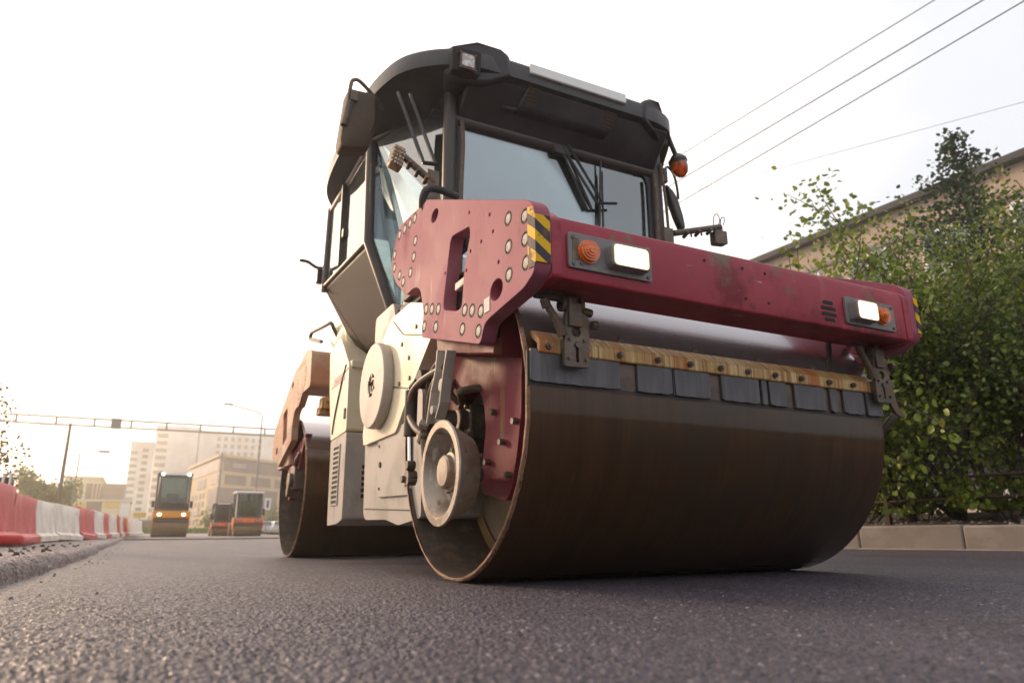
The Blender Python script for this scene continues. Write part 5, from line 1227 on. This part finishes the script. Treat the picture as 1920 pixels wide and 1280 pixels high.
# ---- the three rollers in the distance (front towards the camera)
def far_roller(label, X, Y, W, H, paint, lit, rot, white_roof, operator=False, grp=None):
    g = gzf(X, Y)+.035; t = thing('road_roller', label, 'road roller', (X, Y, g), grp); hw = W/2; r = H*.16
    P = lambda x, y, z: (X+x, Y+y, g+z)
    def bx(name, m, x0, x1, y0, y1, z0, z1, par_=t, bv=.02): k = MB(); k.box(X+x0, X+x1, Y+y0, Y+y1, g+z0, g+z1); return k.build(name, m, par_, bv)
    for y in (0, H*.95): 
        k = MB(); k.lathe([(-hw,.001),(-hw,r*.9),(-hw,r*.98),(-hw+.02,r),(hw-.02,r),(hw,r*.98),(hw,r*.9),(hw,.001)], P(0,y,r), 'x', 40); k.build('drum', 'fardrum', t)
    f = bx('front_frame', paint, -hw*1.04, hw*1.04, -r*.9, -r*.35, r*1.85, r*2.5)
    for sx in (-1, 1):
        k = MB(); k.prism([(Y-r*.9,g+r*2.45),(Y-r*.9,g+r*1.7),(Y-r*.3,g+r*.9),(Y+r*.3,g+r*.9),(Y+r*.8,g+r*2.0),(Y+r*.8,g+r*2.6)], 'x', X+sx*hw*1.03, X+sx*hw*1.09); k.build('side_plate', paint, t, .01)
        if lit:
            k = MB(); k.ball(P(sx*hw*.70,-r*.93,r*2.16), r*.17, 16, 10, (1.1,.35,.8)); k.build('headlight', 'light', t)
            k = MB(); k.ball(P(sx*hw*.74 if sx < 0 else hw*.80,-r*.75,H*.975), r*.16, 16, 10, (1,.4,1)); k.build('work_light', 'light', t)
        else:
            k = MB(); k.box(X+sx*hw*.72-.14, X+sx*hw*.72+.14, Y-r*.93, Y-r*.9, g+r*2.0, g+r*2.3); hb = k.build('lamp_panel', 'black', t, .01)
            for dx in (-.06, .06): k = MB(); k.ball(P(sx*hw*.72+dx,-r*.94,r*2.15), .045, 10, 8, (1,.4,1)); k.build('headlight', 'lens', hb)
    sc_ = bx('scraper_bar', 'under', -hw*.97, hw*.97, -r*1.02, -r*.92, r*1.42, r*1.6)
    bx('machine_body', paint, -hw*.72, hw*.72, r*.5, H*1.05, r*1.4, r*2.9, t, .05)
    bx('engine_hood', paint, -hw*.70, hw*.70, H*.62, H*1.05, r*2.9, H*.55, t, .05)
    # cab
    zc0, zc1 = r*2.5, H*.955; y0, y1 = -r*.15, H*.42; cw = hw*1.0
    k = MB()
    for sx in (-1, 1):
        for (xa, ya) in ((cw*.80, y0), (cw*.98, y0+.35), (cw*.95, y1)): k.tube([P(sx*xa*.97, ya, zc0), P(sx*xa, ya, zc1)], .04, 6)
    k.tube([P(-cw*.8,y0,zc0+.03),P(cw*.8,y0,zc0+.03)], .05, 6)
    k.build('cab_frame', 'frame', t)
    k = MB(); k.box(X-cw*.80, X+cw*.80, Y+y0-.008, Y+y0+.004, g+zc0, g+zc1); k.build('windscreen', 'farglass', t, smooth=0)
    for sx in (-1, 1): k = MB(); k.hexa([P(sx*cw*.82,y0,zc0),P(sx*cw*.97,y0+.35,zc0),P(sx*cw*.98,y0+.35,zc1),P(sx*cw*.82,y0,zc1)], [P(sx*cw*.80,y0+.01,zc0),P(sx*cw*.95,y0+.36,zc0),P(sx*cw*.96,y0+.36,zc1),P(sx*cw*.80,y0+.01,zc1)]); k.build('side_window', 'farglass', t, smooth=0)
    bx('operator_seat', 'seat', -.25, .25, y1*.5, y1*.5+.35, zc0, zc0+.75, t, .05)
    bx('dashboard', 'seat', -cw*.55, cw*.55, y0+.05, y0+.3, zc0, zc0+.28, t, .04)
    bx('rear_panel', 'seat', -cw*.8, cw*.8, y1-.05, y1, zc0, zc0+(zc1-zc0)*.42, t, .02)
    rf = bx('roof', 'white' if white_roof else 'black', -cw*1.05, cw*1.05, y0-r*.45, y1+.15, zc1, H, t, .06)
    if not white_roof: bx('roof_front', 'white', -cw*.62, cw*.72, y0-r*.45-.02, y0-r*.45+.01, zc1+.02, H-.01, rf, .01)
    else: k = MB(); k.lathe([(0,.06),(.10,.055),(.14,.02),(.145,.001)], P(cw*.55, y0+.4, H), 'z', 12); k.build('beacon', 'beacon', rf)
    for sx in (-1, 1): bx('mirror', 'black', sx*cw*1.12-.06, sx*cw*1.12+.06, y0+.1, y0+.16, zc0+.15, zc0+.42, t, .02)
    if operator:
        bd = MB(); b0 = P(0,y1*.5-.08,zc0+.30); n = 12; loops = []
        for (z, rx, ry, oy) in ((0,.17,.13,0),(.12,.17,.12,0),(.28,.19,.12,-.01),(.38,.20,.11,-.01),(.43,.14,.09,-.01),(.46,.055,.055,-.01),(.50,.055,.055,-.02),(.54,.075,.085,-.03),(.60,.085,.10,-.03),(.66,.078,.095,-.03),(.71,.045,.055,-.02)):
            loops.append([(b0[0]+rx*math.cos(2*PI*i/n), b0[1]+oy+ry*math.sin(2*PI*i/n), b0[2]+z) for i in range(n)])
        pt = thing('person', 'operator in a lime vest sitting at the wheel of the nearer orange roller', 'person', b0)
        bd.loft(loops); bd.build('body', 'skin', pt, 0, smooth=60)
        ve = MB(); ve.loft([[(b0[0]+(q[0]-b0[0])*1.06, b0[1]+(q[1]-b0[1])*1.10, q[2]) for q in L] for L in loops[:5]]); 
        for sx in (-1, 1): ve.tube(smooth_pts([(b0[0]+sx*.19,b0[1],b0[2]+.36),(b0[0]+sx*.25,b0[1]-.10,b0[2]+.20),(b0[0]+sx*.16,b0[1]-.34,b0[2]+.20)]), .05, 8, .035)
        ve.build('vest', 'vest', pt, 0, smooth=60)
        hr = MB(); hr.loft([[(b0[0]+(q[0]-b0[0])*1.08, b0[1]+.008+(q[1]-b0[1])*1.05, q[2]+.012) for q in L] for L in loops[8:]]); hr.build('hair', 'cloth', pt, 0, smooth=60)
    return t
far_roller('yellow road roller with four lit lamps facing the camera in the distance', -.95, 30.6, 1.30, 2.60, 'yellowroller', True, 0, False)
far_roller('nearer orange roller with white roof and red beacon in the distance', 2.18, 31.3, 1.16, 1.93, 'orangeroller', False, 0, True, True)
far_roller('smaller orange roller half hidden behind the white roofed one', 1.42, 34.6, .86, 1.52, 'orangeroller', False, 0, False)

# ---- warm haze in the air, seen against the low sun
hz = MB(); hz.box(-60, 70, -17, 212, -1.5, 42)
ho = hz.build('haze', 'earth', None, 0, 2, 0, kind='stuff'); tag(ho, 'thin warm haze in the air that pales the far buildings', 'haze')
hm = bpy.data.materials.new('haze_air'); hm.use_nodes = True; n_ = hm.node_tree.nodes; n_.remove(n_['Principled BSDF'])
pv_ = n_.new('ShaderNodeVolumePrincipled'); pv_.inputs['Color'].default_value = (1, .94, .85, 1); pv_.inputs['Density'].default_value = .0031; pv_.inputs['Anisotropy'].default_value = .7
hm.node_tree.links.new(pv_.outputs[0], n_['Material Output'].inputs['Volume'])
ho.data.materials.clear(); ho.data.materials.append(hm)
